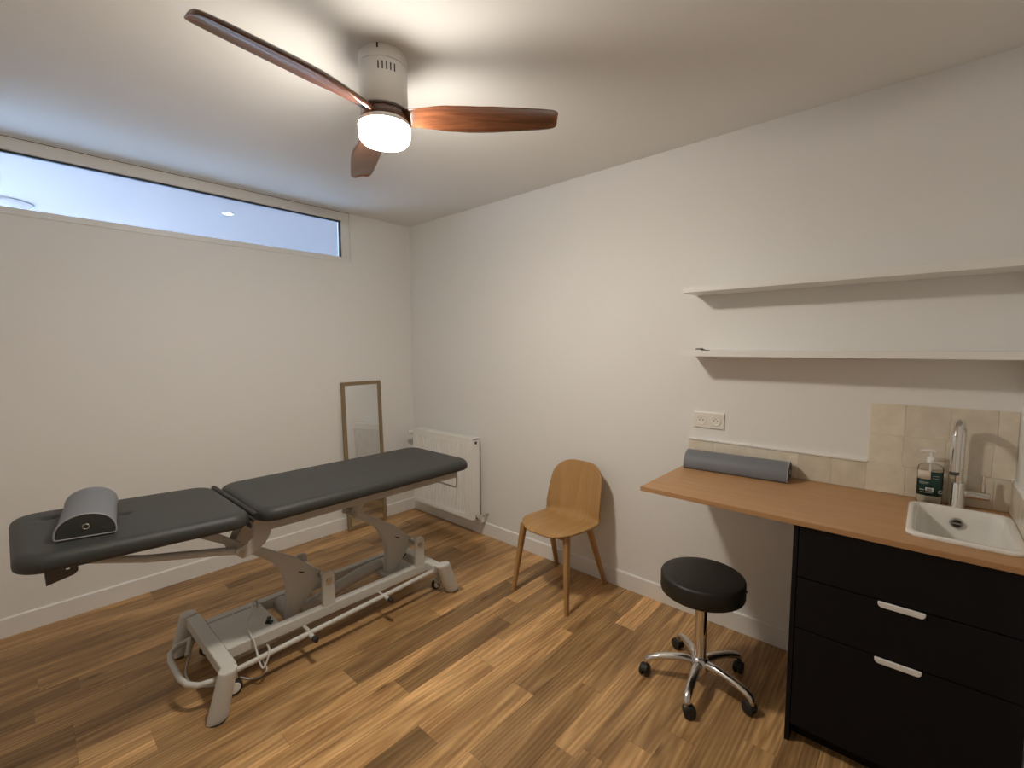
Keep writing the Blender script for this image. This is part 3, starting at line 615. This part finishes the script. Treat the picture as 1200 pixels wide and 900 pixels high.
for k in range(50):
    y = RY0 + 0.016 + k * (RY1 - RY0 - 0.036) / 49
    if first is None:
        mb = MB().box(-0.1295, -0.0605, y, y + 0.005, RZ1 - 0.008, RZ1 - 0.002); first = mb.build('grille_bar', M['white_enamel'], tg)
        y_first = y
    else:
        o = first.copy(); COL.objects.link(o); o.parent = tg; o.location = (0, y - y_first, 0)
# fin pack between the panels
for k in range(30):
    y = RY0 + 0.03 + k * 0.0248
    if k == 0: f0 = MB().box(-0.126, -0.064, y, y + 0.0015, RZ0 + 0.03, RZ1 - 0.02).build('fin', M['white_enamel'], rad)
    else:
        o = f0.copy(); COL.objects.link(o); o.parent = rad; o.location = (0, k * 0.0248, 0)
MB().cyl((-0.095, RY0 - 0.0035, RZ1 - 0.036), (-0.095, RY0 - 0.0002, RZ1 - 0.036), 0.012, n=20).build('bleed_plug', M['dark_metal'], rad, smooth=40)
vl = MB().tube([(-0.095, RY0 - 0.0002, RZ0 + 0.030), (-0.095, RY0 - 0.030, RZ0 + 0.030)], 0.011, 16).build('return_valve', M['steel'], rad, smooth=40)
MB().cyl((-0.128, RY0 - 0.040, RZ0 + 0.030), (-0.070, RY0 - 0.040, RZ0 + 0.030), 0.0175, n=18).build('valve_body', M['alu'], vl, smooth=40, bevel=0.003)
MB().tube([(-0.0695, RY0 - 0.040, RZ0 + 0.030), (-0.001, RY0 - 0.040, RZ0 + 0.030)], 0.007, 12).build('supply_pipe', M['steel'], vl, smooth=60)
th = MB().tube([(-0.095, RY1 + 0.0002, RZ1 - 0.040), (-0.095, RY1 + 0.026, RZ1 - 0.040)], 0.010, 16).build('thermostat_valve', M['steel'], rad, smooth=40)
MB().tube([(-0.165, RY1 + 0.036, RZ1 - 0.040), (-0.150, RY1 + 0.036, RZ1 - 0.040), (-0.105, RY1 + 0.036, RZ1 - 0.040), (-0.075, RY1 + 0.036, RZ1 - 0.040)], [0.016, 0.019, 0.018, 0.011], 20).build('thermostat_head', M['white_enamel'], th, smooth=40)
for y in (RY0 + 0.15, RY1 - 0.15): MB().box(RX1 + 0.0002, -0.0005, y - 0.015, y + 0.015, RZ0 + 0.1, RZ1 - 0.08).build('wall_bracket', M['white_enamel'], rad)

# ============================================================ LEANING MIRROR
MWd, MHt = 0.372, 1.262
lean = math.atan2(0.050, MHt)
mir = thing('leaning_mirror', 'tall narrow wood-framed mirror leaning on wall behind table', 'mirror', (-0.542, -0.070, 0.003))
mir.rotation_euler = (-lean, 0, math.radians(0))
fwid, fd = 0.030, 0.022
fr = MB().box(-MWd / 2, -MWd / 2 + fwid, 0, fd, 0, MHt).build('frame_side', M['mirror_frame'], mir, bevel=0.002, off=(0, 0, 0))
MB().box(MWd / 2 - fwid, MWd / 2, 0, fd, 0, MHt).build('frame_side', M['mirror_frame'], mir, bevel=0.002, off=(0, 0, 0))
MB().box(-MWd / 2 + fwid, MWd / 2 - fwid, 0.0005, fd, MHt - fwid, MHt).build('frame_rail', M['mirror_frame'], mir, bevel=0.002, off=(0, 0, 0))
MB().box(-MWd / 2 + fwid, MWd / 2 - fwid, 0.0005, fd, 0, fwid).build('frame_rail', M['mirror_frame'], mir, bevel=0.002, off=(0, 0, 0))
MB().box(-MWd / 2 + fwid - 0.002, MWd / 2 - fwid + 0.002, 0.008, 0.012, fwid - 0.002, MHt - fwid + 0.002).build('mirror_glass', M['mirror'], mir, off=(0, 0, 0))

# ============================================================ CHAIR
ch = thing('side_chair', 'oak plywood shell chair on four splayed legs against white wall', 'chair', (-0.28, -1.945, 0))
prof = [(-0.245, 0.438), (-0.225, 0.449), (-0.18, 0.455), (-0.10, 0.452), (-0.02, 0.446), (0.05, 0.443), (0.09, 0.447), (0.118, 0.462), (0.135, 0.490), (0.148, 0.540), (0.165, 0.610), (0.185, 0.690), (0.205, 0.765), (0.214, 0.800)]
cp = catmull([(p[0], 0, p[1]) for p in prof], 5); npf = len(cp)
cum = [0]
for a_, b_ in zip(cp, cp[1:]): cum.append(cum[-1] + (b_ - a_).length)
tot = cum[-1]; rows = []
for i, p in enumerate(cp):
    s_ = cum[i] / tot
    hw = interp([(0.0, 0.192), (0.12, 0.205), (0.30, 0.214), (0.42, 0.209), (0.52, 0.206), (0.60, 0.205), (0.75, 0.200), (0.88, 0.190), (1.0, 0.180)], s_)
    d0 = cum[i]; d1 = tot - cum[i]; R0, R1 = 0.16, 0.115
    if d0 < R0: hw -= 0.14 * (1 - math.sqrt(max(0, 1 - ((R0 - d0) / R0) ** 2.6)))
    if d1 < R1: hw -= R1 * 1.05 * (1 - math.sqrt(max(0, 1 - ((R1 - d1) / R1) ** 2.2)))
    hw = max(hw, 0.06); backness = smoothstep(0.42, 0.62, s_); row = []
    for k in range(25):
        u = -1 + 2 * k / 24; y = u * hw
        row.append((p.x - backness * 0.045 * (u * hw / 0.2) ** 2, y, p.z + (1 - backness) * 0.010 * (u * hw / 0.2) ** 2 * (1 if s_ > 0.15 else s_ / 0.15)))
    rows.append([(a_, b_ - 0.020, c_) for a_, b_, c_ in row])
shell = MB().grid(rows).build('shell', M['oak'], ch, smooth=80, off=(0, 0, 0), label='moulded oak plywood seat and backrest')
sm = shell.modifiers.new('thick', 'SOLIDIFY'); sm.thickness = 0.011; sm.offset = 0
def leg(p0, p1):
    """tapered squared leg from seat (p0) to floor (p1)"""
    p0, p1 = Vector(p0), Vector(p1); rows = []
    for t, w, d in ((0, 0.020, 0.017), (0.04, 0.020, 0.017), (0.5, 0.017, 0.0145), (1.0, 0.0125, 0.011)):
        c = p0.lerp(p1, t); rows.append([(c.x + sx * w, c.y + sy * d, c.z) for sx, sy in rrect(0, 0, 1, 1, 0.45, 3)])
    mb = MB().grid(rows, close_u=True); n = len(rows[0]); mb.f.append(tuple(range(n - 1, -1, -1))); mb.f.append(tuple(3 * n + k for k in range(n)))
    return mb
for p0, p1 in (((-0.165, 0.165, 0.440), (-0.222, 0.207, 0)), ((-0.165, -0.165, 0.440), (-0.228, -0.212, 0)), ((0.085, 0.155, 0.430), (0.232, 0.197, 0)), ((0.085, -0.155, 0.430), (0.238, -0.190, 0))):
    leg(p0, p1).build('leg', M['oakleg'], ch, smooth=40, off=(0, 0, 0))
for x, z in ((-0.165, 0.424), (0.085, 0.414)):
    MB().box(x - 0.014, x + 0.014, -0.147, 0.147, z - 0.012, z + 0.012).build('seat_rail', M['oakleg'], ch, bevel=0.004, off=(0, 0, 0))
MB().box(-0.150, 0.070, -0.02, 0.02, 0.410, 0.432).build('seat_rail', M['oakleg'], ch, bevel=0.004, off=(0, 0, 0))

# ============================================================ STOOL
st = thing('rolling_stool', 'round black padded stool on chrome column with five casters', 'stool', (-0.540, -2.928, 0))
MB().lathe([(0.150, 0.441), (0.172, 0.442), (0.178, 0.446), (0.180, 0.453), (0.180, 0.514), (0.178, 0.520), (0.173, 0.5245), (0.165, 0.527), (0.12, 0.5285), (0.001, 0.529)], n=64).build('seat', M['vinyl_dark'], st, smooth=60, off=(0, 0, 0), label='black padded seat')
MB().lathe([(0.02, 0.424), (0.09, 0.424), (0.09, 0.4405), (0.02, 0.4405)], n=40).build('seat_plate', M['rubber'], st, smooth=40, off=(0, 0, 0))
MB().lathe([(0.016, 0.20), (0.016, 0.4235)], n=28).build('piston', M['chrome'], st, smooth=40, off=(0, 0, 0))
MB().lathe([(0.0255, 0.095), (0.0265, 0.10), (0.0265, 0.400), (0.0245, 0.402)], n=36).build('column', M['chrome'], st, smooth=40, off=(0, 0, 0), label='chrome gas lift column')
MB().lathe([(0.0268, 0.395), (0.028, 0.397), (0.028, 0.4235), (0.0268, 0.4238)], n=36).build('column_collar', M['rubber'], st, smooth=40, off=(0, 0, 0))
MB().lathe([(0.030, 0.075), (0.044, 0.080), (0.046, 0.105), (0.036, 0.128), (0.0275, 0.135)], n=36).build('hub', M['alu'], st, smooth=60, off=(0, 0, 0))
MB().box(0.06, 0.19, 0.1, 0.108, 0.446, 0.452)
tabx = math.radians(-88)
MB().cyl((0.178 * math.cos(tabx), 0.178 * math.sin(tabx), 0.505), (0.187 * math.cos(tabx), 0.187 * math.sin(tabx), 0.505), 0.005, n=12).build('seat_tab', M['rubber'], st, smooth=40, off=(0, 0, 0))
for k in range(5):
    a = math.radians(43.5 + 72 * k); R = Matrix.Rotation(a, 4, 'Z')
    def rot(mb): mb.v = [tuple(R @ Vector(v)) for v in mb.v]; return mb
    pts = [(0.035, 0, 0.108), (0.08, 0, 0.112), (0.15, 0, 0.104), (0.20, 0, 0.092), (0.228, 0, 0.078), (0.238, 0, 0.060)]
    am = rot(MB().tube(catmull(pts, 5), [0.0215 - 0.006 * i / 25 for i in range(26)], 14, flat=(1.0, 0.78))).build('base_arm', M['alu'], st, smooth=60, off=(0, 0, 0))
    cs = rot(MB().cyl((0.238, 0, 0.046), (0.238, 0, 0.0605), 0.010, n=14)).build('caster_stem', M['steel'], am, smooth=40, off=(0, 0, 0))
    cz = 0.025; ca = math.radians(20 + 47 * k)
    off = Vector((0.238, 0, 0)) + 0.012 * Vector((math.cos(ca), math.sin(ca), 0)); ax = Vector((-math.sin(ca), math.cos(ca), 0))
    for s in (-1, 1):
        c0 = off + ax * s * 0.006 + Vector((0, 0, cz)); c1 = off + ax * s * 0.021 + Vector((0, 0, cz))
        rot(MB().tube([c0, c0.lerp(c1, 0.1), c0.lerp(c1, 0.85), c1], [0.0235, 0.0248, 0.0248, 0.021], 24)).build('caster_wheel', M['rubber'], st, smooth=40, off=(0, 0, 0))
    mb = MB(); rows = []
    for j in range(9):
        b = math.radians(15 + 150 * j / 8); fx = Vector((math.cos(ca), math.sin(ca), 0)); row = []
        for rr, s in ((0.027, -0.019), (0.029, -0.012), (0.029, 0.012), (0.027, 0.019)):
            row.append(off + ax * s + Vector((0, 0, cz)) - fx * (rr * math.cos(b)) * -1 + Vector((0, 0, rr * math.sin(b))))
        rows.append(row)
    hd = rot(mb.grid(rows)).build('caster_hood', M['rubber'], st, smooth=50, off=(0, 0, 0))
    so = hd.modifiers.new('thick', 'SOLIDIFY'); so.thickness = 0.002

# ============================================================ CABINET, WORKTOP, SINK, TAP
CY0, CXF = -3.2907, -0.6238
cabn = thing('drawer_cabinet', 'dark navy drawer cabinet with white edge pulls under worktop', 'cabinet', (-0.31, -3.60, 0))
MB().box(-0.6235, -0.002, CY0 - 0.016, CY0, 0, 0.881).build('side_panel', M['navy'], cabn, bevel=0.001)
MB().box(-0.6, -0.002, YE + 0.002, YE + 0.018, 0.075, 0.881).build('side_panel', M['navy'], cabn)
MB().box(-0.6, -0.015, YE + 0.019, CY0 - 0.0165, 0.075, 0.091).build('bottom_panel', M['navy'], cabn)
MB().box(-0.014, -0.002, YE + 0.019, CY0 - 0.0165, 0.075, 0.881).build('back_panel', M['navy'], cabn)
MB().box(-0.560, -0.544, YE + 0.002, CY0 - 0.0165, 0.0, 0.0745).build('plinth', M['navy'], cabn)
dY0, dY1 = YE + 0.004, CY0 - 0.019
def pull(y0, y1, ztop):
    r = 0.013; p = [(y0, ztop), (y1, ztop)]
    for k in range(7): a = math.radians(0 - 90 * k / 6); p.append((y1 - r + r * math.cos(a), ztop - 0.020 + r + r * math.sin(a) - 0.0))
    for k in range(7): a = math.radians(270 - 90 * k / 6); p.append((y0 + r + r * math.cos(a), ztop - 0.020 + r + r * math.sin(a)))
    return MB().prism(p, 'x', CXF - 0.0095, CXF - 0.0005)
for z0, z1, h in ((0.6785, 0.8785, False), (0.4755, 0.6745, True), (0.076, 0.4715, True)):
    dr = MB().box(CXF, CXF + 0.019, dY0, dY1, z0, z1).build('drawer_front', M['navy'], cabn, bevel=0.0012)
    if h:
        pl_ = pull(-3.678, -3.553, z1 + 0.0005).build('handle', M['white_enamel'], dr, bevel=0.003, bseg=3, label='white edge pull handle')
# worktop with a cut-out for the basin
SX0, SX1, SY0, SY1 = -0.534, -0.111, -3.8975, -3.6205          # cut-out
wt = MB(); OX0, OX1, OY0, OY1, Z0, Z1 = -0.6392, -0.001, YE + 0.001, -2.6645, 0.8818, 0.9017
ov = [(OX0, OY0), (OX1, OY0), (OX1, OY1), (OX0, OY1)]; iv = [(SX0, SY0), (SX1, SY0), (SX1, SY1), (SX0, SY1)]
vs = [(x, y, z) for z in (Z0, Z1) for x, y in ov + iv]; fs = []
for i in range(4):
    j = (i + 1) % 4
    fs += [(i, j, 4 + j, 4 + i), (8 + i, 8 + j, 12 + j, 12 + i), (i, j, 8 + j, 8 + i), (4 + i, 4 + j, 12 + j, 12 + i)]
tag(wt.add(vs, fs).build('worktop', M['worktop'], bevel=0.0015), 'long light-brown wooden worktop fixed along the wall over cabinet', 'worktop')
sink = thing('sink', 'white ceramic inset basin with dark drain set in worktop', 'sink', (-0.318, -3.759, 0.9022))
scx, scy = (-0.545 - 0.100) / 2, (-3.610 - 3.908) / 2; shx, shy = (0.545 - 0.100) / 2, (3.908 - 3.610) / 2
def ring(hx, hy, r, z): return [(x, y, z) for x, y in rrect(scx, scy, hx, hy, r if hx < 0.05 else r + 0.012, 8)]
rim_z = 0.9022
rows = [ring(shx - 0.022, shy - 0.0215, 0.03, rim_z + 0.0005), ring(shx - 0.001, shy - 0.001, 0.03, rim_z), ring(shx, shy, 0.03, rim_z + 0.004), ring(shx - 0.002, shy - 0.002, 0.03, rim_z + 0.011), ring(shx - 0.006, shy - 0.006, 0.03, rim_z + 0.013),
        ring(shx - 0.018, shy - 0.018, 0.028, rim_z + 0.013), ring(shx - 0.024, shy - 0.024, 0.027, rim_z + 0.010), ring(shx - 0.028, shy - 0.027, 0.027, rim_z + 0.002),
        ring(shx - 0.032, shy - 0.030, 0.027, rim_z - 0.04), ring(shx - 0.040, shy - 0.034, 0.03, rim_z - 0.11), ring(shx - 0.052, shy - 0.044, 0.035, rim_z - 0.140), ring(shx - 0.075, shy - 0.066, 0.03, rim_z - 0.150), ring(0.030, 0.030, 0.0299, rim_z - 0.155)]
bs = MB().grid(rows, close_u=True); n = len(rows[0])
bs.f.append(tuple((len(rows) - 1) * n + k for k in range(n)))
bs.build('basin', M['ceramic'], sink, smooth=60)
MB().lathe([(0.012, -0.153), (0.024, -0.1525), (0.027, -0.154)], (scx, scy, rim_z), 32).build('drain', M['dark_metal'], sink, smooth=40)
# overflow on the wall-side face of the basin
ov_ = MB().tube([(-0.1335, -3.757, 0.860), (-0.1425, -3.757, 0.860)], [0.021, 0.019], 28).build('overflow', M['steel'], sink, smooth=40)
MB().tube([(-0.1427, -3.757, 0.860), (-0.1434, -3.757, 0.860)], 0.0145, 24).build('overflow_hole', M['slot'], ov_, smooth=40)
MB().box(-0.1450, -0.1430, -3.770, -3.744, 0.8570, 0.8630).build('overflow_bar', M['steel'], ov_, bevel=0.0005)
tap = thing('tap', 'chrome gooseneck mixer tap with side lever behind the sink', 'tap', (-0.050, -3.757, 0.9022))
tx, ty = -0.050, -3.757
MB().lathe([(0.025, 0.9022), (0.026, 0.905), (0.0235, 0.909), (0.0235, 0.998), (0.021, 1.004)], (tx, ty, 0), 32).build('tap_body', M['chrome'], tap, smooth=40)
neck = [(tx, ty, 1.0)] + [(tx, ty, z) for z in (1.05, 1.12, 1.188)] + [(tx - 0.070 + 0.070 * math.cos(math.radians(a)), ty + 0.010 * (1 - math.cos(math.radians(a))), 1.188 + 0.072 * math.sin(math.radians(a))) for a in range(15, 181, 15)] + [(tx - 0.141, ty + 0.020, 1.15), (tx - 0.142, ty + 0.020, 1.075)]
MB().tube(neck, 0.0140, 20).build('spout', M['chrome'], tap, smooth=60)
MB().cyl((tx - 0.142, ty + 0.020, 1.0748), (tx - 0.142, ty + 0.020, 1.062), 0.0148, n=20).build('aerator', M['dark_metal'], tap, smooth=40, bevel=0.002)
hd = MB().cyl((tx, ty - 0.020, 0.962), (tx, ty - 0.092, 0.962), 0.0165, n=28).build('lever_barrel', M['chrome'], tap, smooth=40, bevel=0.002)
MB().tube([(tx, ty - 0.072, 0.9785), (tx, ty - 0.072, 1.045)], [0.0075, 0.0070], 12).build('lever', M['chrome'], hd, smooth=40)

# --- soap bottle
bt = thing('soap_bottle', 'clear pump bottle with dark green label beside the tap', 'bottle', (-0.060, -3.672, 0.9022), math.radians(3))
def oval(hx, hy, z, n=36): return [(hx * math.copysign(abs(math.cos(2 * PI * k / n)) ** 0.75, math.cos(2 * PI * k / n)), hy * math.copysign(abs(math.sin(2 * PI * k / n)) ** 0.75, math.sin(2 * PI * k / n)), z) for k in range(n)]
def stack(rows):
    mb = MB().grid(rows, close_u=True); n = len(rows[0]); mb.f.append(tuple(range(n - 1, -1, -1))); mb.f.append(tuple((len(rows) - 1) * n + k for k in range(n))); return mb
stack([oval(0.020, 0.036, 0.0005), oval(0.0225, 0.0395, 0.004), oval(0.0235, 0.041, 0.012), oval(0.0235, 0.041, 0.146), oval(0.0225, 0.039, 0.155), oval(0.019, 0.031, 0.163), oval(0.0125, 0.0145, 0.168), oval(0.0125, 0.0125, 0.178)]).build('bottle_body', M['plastic_clear'], bt, smooth=60, off=(0, 0, 0))
stack([oval(0.019, 0.035, 0.002), oval(0.0222, 0.0395, 0.012), oval(0.0222, 0.0395, 0.134), oval(0.020, 0.036, 0.136)]).build('gel', M['gel'], bt, smooth=60, off=(0, 0, 0))
def band(y0, y1, z0, z1, d, name, mat, parent, thick=0.0004):
    """a patch of label wrapped on the front (-x) half of the bottle"""
    n = 12; rows = []
    for z in (z0, z1):
        row = []
        for k in range(n + 1):
            y = lerp(y0, y1, k / n); e = 2 / 0.75; yy = min(abs(y) / 0.041, 0.999)
            row.append((-(0.0235 * (1 - yy ** e) ** (1 / e)) - d, y, z))
        rows.append(row)
    o = MB().grid(rows).build(name, mat, parent, smooth=60, off=(0, 0, 0)); s_ = o.modifiers.new('thick', 'SOLIDIFY'); s_.thickness = thick; return o
lb = band(-0.0405, 0.0405, 0.036, 0.138, 0.0006, 'label', M['label_green'], bt); lb['label'] = 'dark green printed label'
band(0.000, 0.0400, 0.104, 0.1385, 0.0014, 'label_patch', M['label_pale'], lb)
band(0.004, 0.034, 0.090, 0.0915, 0.0014, 'print_line', M['print'], lb)
band(0.008, 0.034, 0.085, 0.086, 0.0014, 'print_line', M['print'], lb)
band(-0.026, -0.006, 0.1195, 0.1203, 0.0014, 'print_line', M['print'], lb)
band(-0.026, -0.006, 0.110, 0.1108, 0.0014, 'print_line', M['print'], lb)
bc = band(-0.012, 0.014, 0.056, 0.070, 0.0014, 'barcode', M['print'], lb)
for k in range(7): band(-0.006 + k * 0.0024, -0.006 + k * 0.0024 + 0.0011, 0.058, 0.068, 0.0022, 'barcode_bar', M['label_green'], lb)
band(0.018, 0.032, 0.058, 0.0605, 0.0014, 'print_line', M['print'], lb)
band(-0.010, 0.030, 0.0485, 0.0497, 0.0014, 'print_line', M['print'], lb)
rg = []
e = 2 / 0.75
for k in range(16):
    y = -0.033 + 0.006 * math.cos(2 * PI * k / 16); z = 0.056 + 0.007 * math.sin(2 * PI * k / 16); rg.append((-(0.0235 * (1 - (abs(y) / 0.041) ** e) ** (1 / e)) - 0.0016, y, z))
MB().tube(rg, 0.001, 6, closed=True).build('label_emblem', M['print'], lb, off=(0, 0, 0))
MB().lathe([(0.0145, 0.172), (0.0145, 0.190), (0.012, 0.194), (0.006, 0.196), (0.0055, 0.212)], n=24).build('pump_collar', M['pump'], bt, smooth=40, off=(0, 0, 0))
MB().lathe([(0.004, 0.02), (0.004, 0.172)], n=12).build('dip_tube', M['pump'], bt, smooth=40, off=(0, 0, 0))
MB().tube([(0, -0.012, 0.219), (0, 0.010, 0.221), (0, 0.030, 0.220), (0, 0.034, 0.215)], [0.0085, 0.008, 0.0055, 0.0045], 14, flat=(1, 0.75)).build('pump_head', M['pump'], bt, smooth=60, off=(0, 0, 0))

# ============================================================ TILED SPLASHBACK (pieces of the walls)
def tile(y0, y1, z0, z1):
    g = 0.0006; j = lambda s=0.0004: random.uniform(-s, s)
    xb, xf = -0.0060, -0.0085
    Y0, Y1, Z0, Z1 = y0 + g + j(), y1 - g + j(), z0 + g + j(), z1 - g + j(); b = 0.0022
    f = [xf + j(0.0012) for _ in range(4)]
    mb = MB().add([(xb, Y0, Z0), (xb, Y1, Z0), (xb, Y1, Z1), (xb, Y0, Z1),
                   (xf + 0.0012, Y0, Z0), (xf + 0.0012, Y1, Z0), (xf + 0.0012, Y1, Z1), (xf + 0.0012, Y0, Z1),
                   (f[0], Y0 + b, Z0 + b), (f[1], Y1 - b, Z0 + b), (f[2], Y1 - b, Z1 - b), (f[3], Y0 + b, Z1 - b)],
                  [(3, 2, 1, 0), (0, 1, 5, 4), (1, 2, 6, 5), (2, 3, 7, 6), (3, 0, 4, 7), (4, 5, 9, 8), (5, 6, 10, 9), (6, 7, 11, 10), (7, 4, 8, 11), (8, 9, 10, 11)])
    return mb.build('tile', M['tile'], wall_right)
TZ = [0.9020, 1.030, 1.162, 1.301]
MB().box(-0.0066, -0.0002, -3.460, -2.648, TZ[0], TZ[1]).box(-0.0066, -0.0002, YE + 0.0002, -3.460, TZ[0], TZ[3]).build('grout', M['grout'], wall_right)
for ys, z0, z1 in (([-2.648, -2.783, -2.919, -3.054, -3.189, -3.324, -3.457], TZ[0], TZ[1]), ([-3.457, -3.593, -3.728, -3.862, YE + 0.001], TZ[0], TZ[1]),
                   ([-3.460, -3.580, -3.716, -3.852, YE + 0.001], TZ[1], TZ[2]), ([-3.460, -3.582, -3.724, -3.860, YE + 0.001], TZ[2], TZ[3])):
    for ya, yb in zip(ys, ys[1:]): tile(yb, ya, z0, z1)
MB().box(-0.0130, -0.0002, -3.459, -2.648, TZ[1] + 0.0005, TZ[1] + 0.0105).build('sealant_bead', M['white_enamel'], wall_right, bevel=0.001)
for k in range(5):
    x1 = -0.012 - k * 0.128
    MB().box(x1 - 0.126, x1, YE + 0.0045, YE + 0.0105, TZ[0] + 0.0015, TZ[1] - 0.001).build('tile', M['tile'], wall_front, bevel=0.002)
MB().box(-0.65, -0.0002, YE + 0.0002, YE + 0.0046, TZ[0], TZ[1]).build('grout', M['grout'], wall_front)
MB().box(-0.652, -0.0002, YE + 0.0002, YE + 0.0110, TZ[1] + 0.0003, TZ[1] + 0.0085).build('sealant_bead', M['white_enamel'], wall_front, bevel=0.001)

# ============================================================ SHELVES, SOCKET, SMALL THINGS
for zb_, lab in ((1.8357, 'upper long white wall shelf, empty, above the worktop'), (1.5051, 'lower long white wall shelf holding a small dark clip')):
    tag(MB().box(-0.2049, -0.0008, YE + 0.001, -2.668, zb_, zb_ + 0.030).build('wall_shelf', M['trim'], bevel=0.001), lab, 'shelf', None)
clip = thing('metal_clip', 'small dark metal clip lying on the lower shelf', 'clip', (-0.180, -2.772, 1.5353))
MB().prism([(-0.032, 0.0), (0.004, 0.0), (0.010, 0.004), (0.036, 0.005), (0.036, 0.010), (0.004, 0.011), (-0.010, 0.005), (-0.032, 0.003)], 'x', -0.010, 0.010).build('clip_body', M['dark_metal'], clip, bevel=0.001, off=(0, 0, 0))
MB().prism([(-0.002, 0.011), (0.030, 0.0105), (0.034, 0.013), (0.002, 0.014)], 'x', -0.007, 0.007).build('clip_lever', M['steel'], clip, bevel=0.0006, off=(0, 0, 0))
sk = thing('wall_socket', 'white double wall socket above the worktop edge', 'socket', (0, -2.7535, 1.148))
pl0 = MB().box(-0.010, -0.0004, -2.835, -2.672, 1.105, 1.191).build('socket_plate', M['socket'], sk, bevel=0.002)
for yc in (-2.715, -2.792):
    rg0 = MB()
    prof_ = [(0.0285, -0.0102), (0.0285, -0.0125), (0.0265, -0.0135), (0.0235, -0.0132), (0.0215, -0.0112), (0.004, -0.0108)]
    lv = MB().lathe(prof_, n=40, cap=True); rg0.v = [(vz, yc + vx, 1.148 + vy) for vx, vy, vz in lv.v]; rg0.f = lv.f
    so_ = rg0.build('socket_outlet', M['socket'], sk, smooth=40)
    for dy, dz, rr in ((0.0095, 0.0, 0.0032), (-0.0095, 0.0, 0.0032), (0.0, 0.010, 0.0026)):
        MB().cyl((-0.0118, yc + dy, 1.148 + dz), (-0.0108, yc + dy, 1.148 + dz), rr, n=14).build('socket_hole', M['slot'], so_)
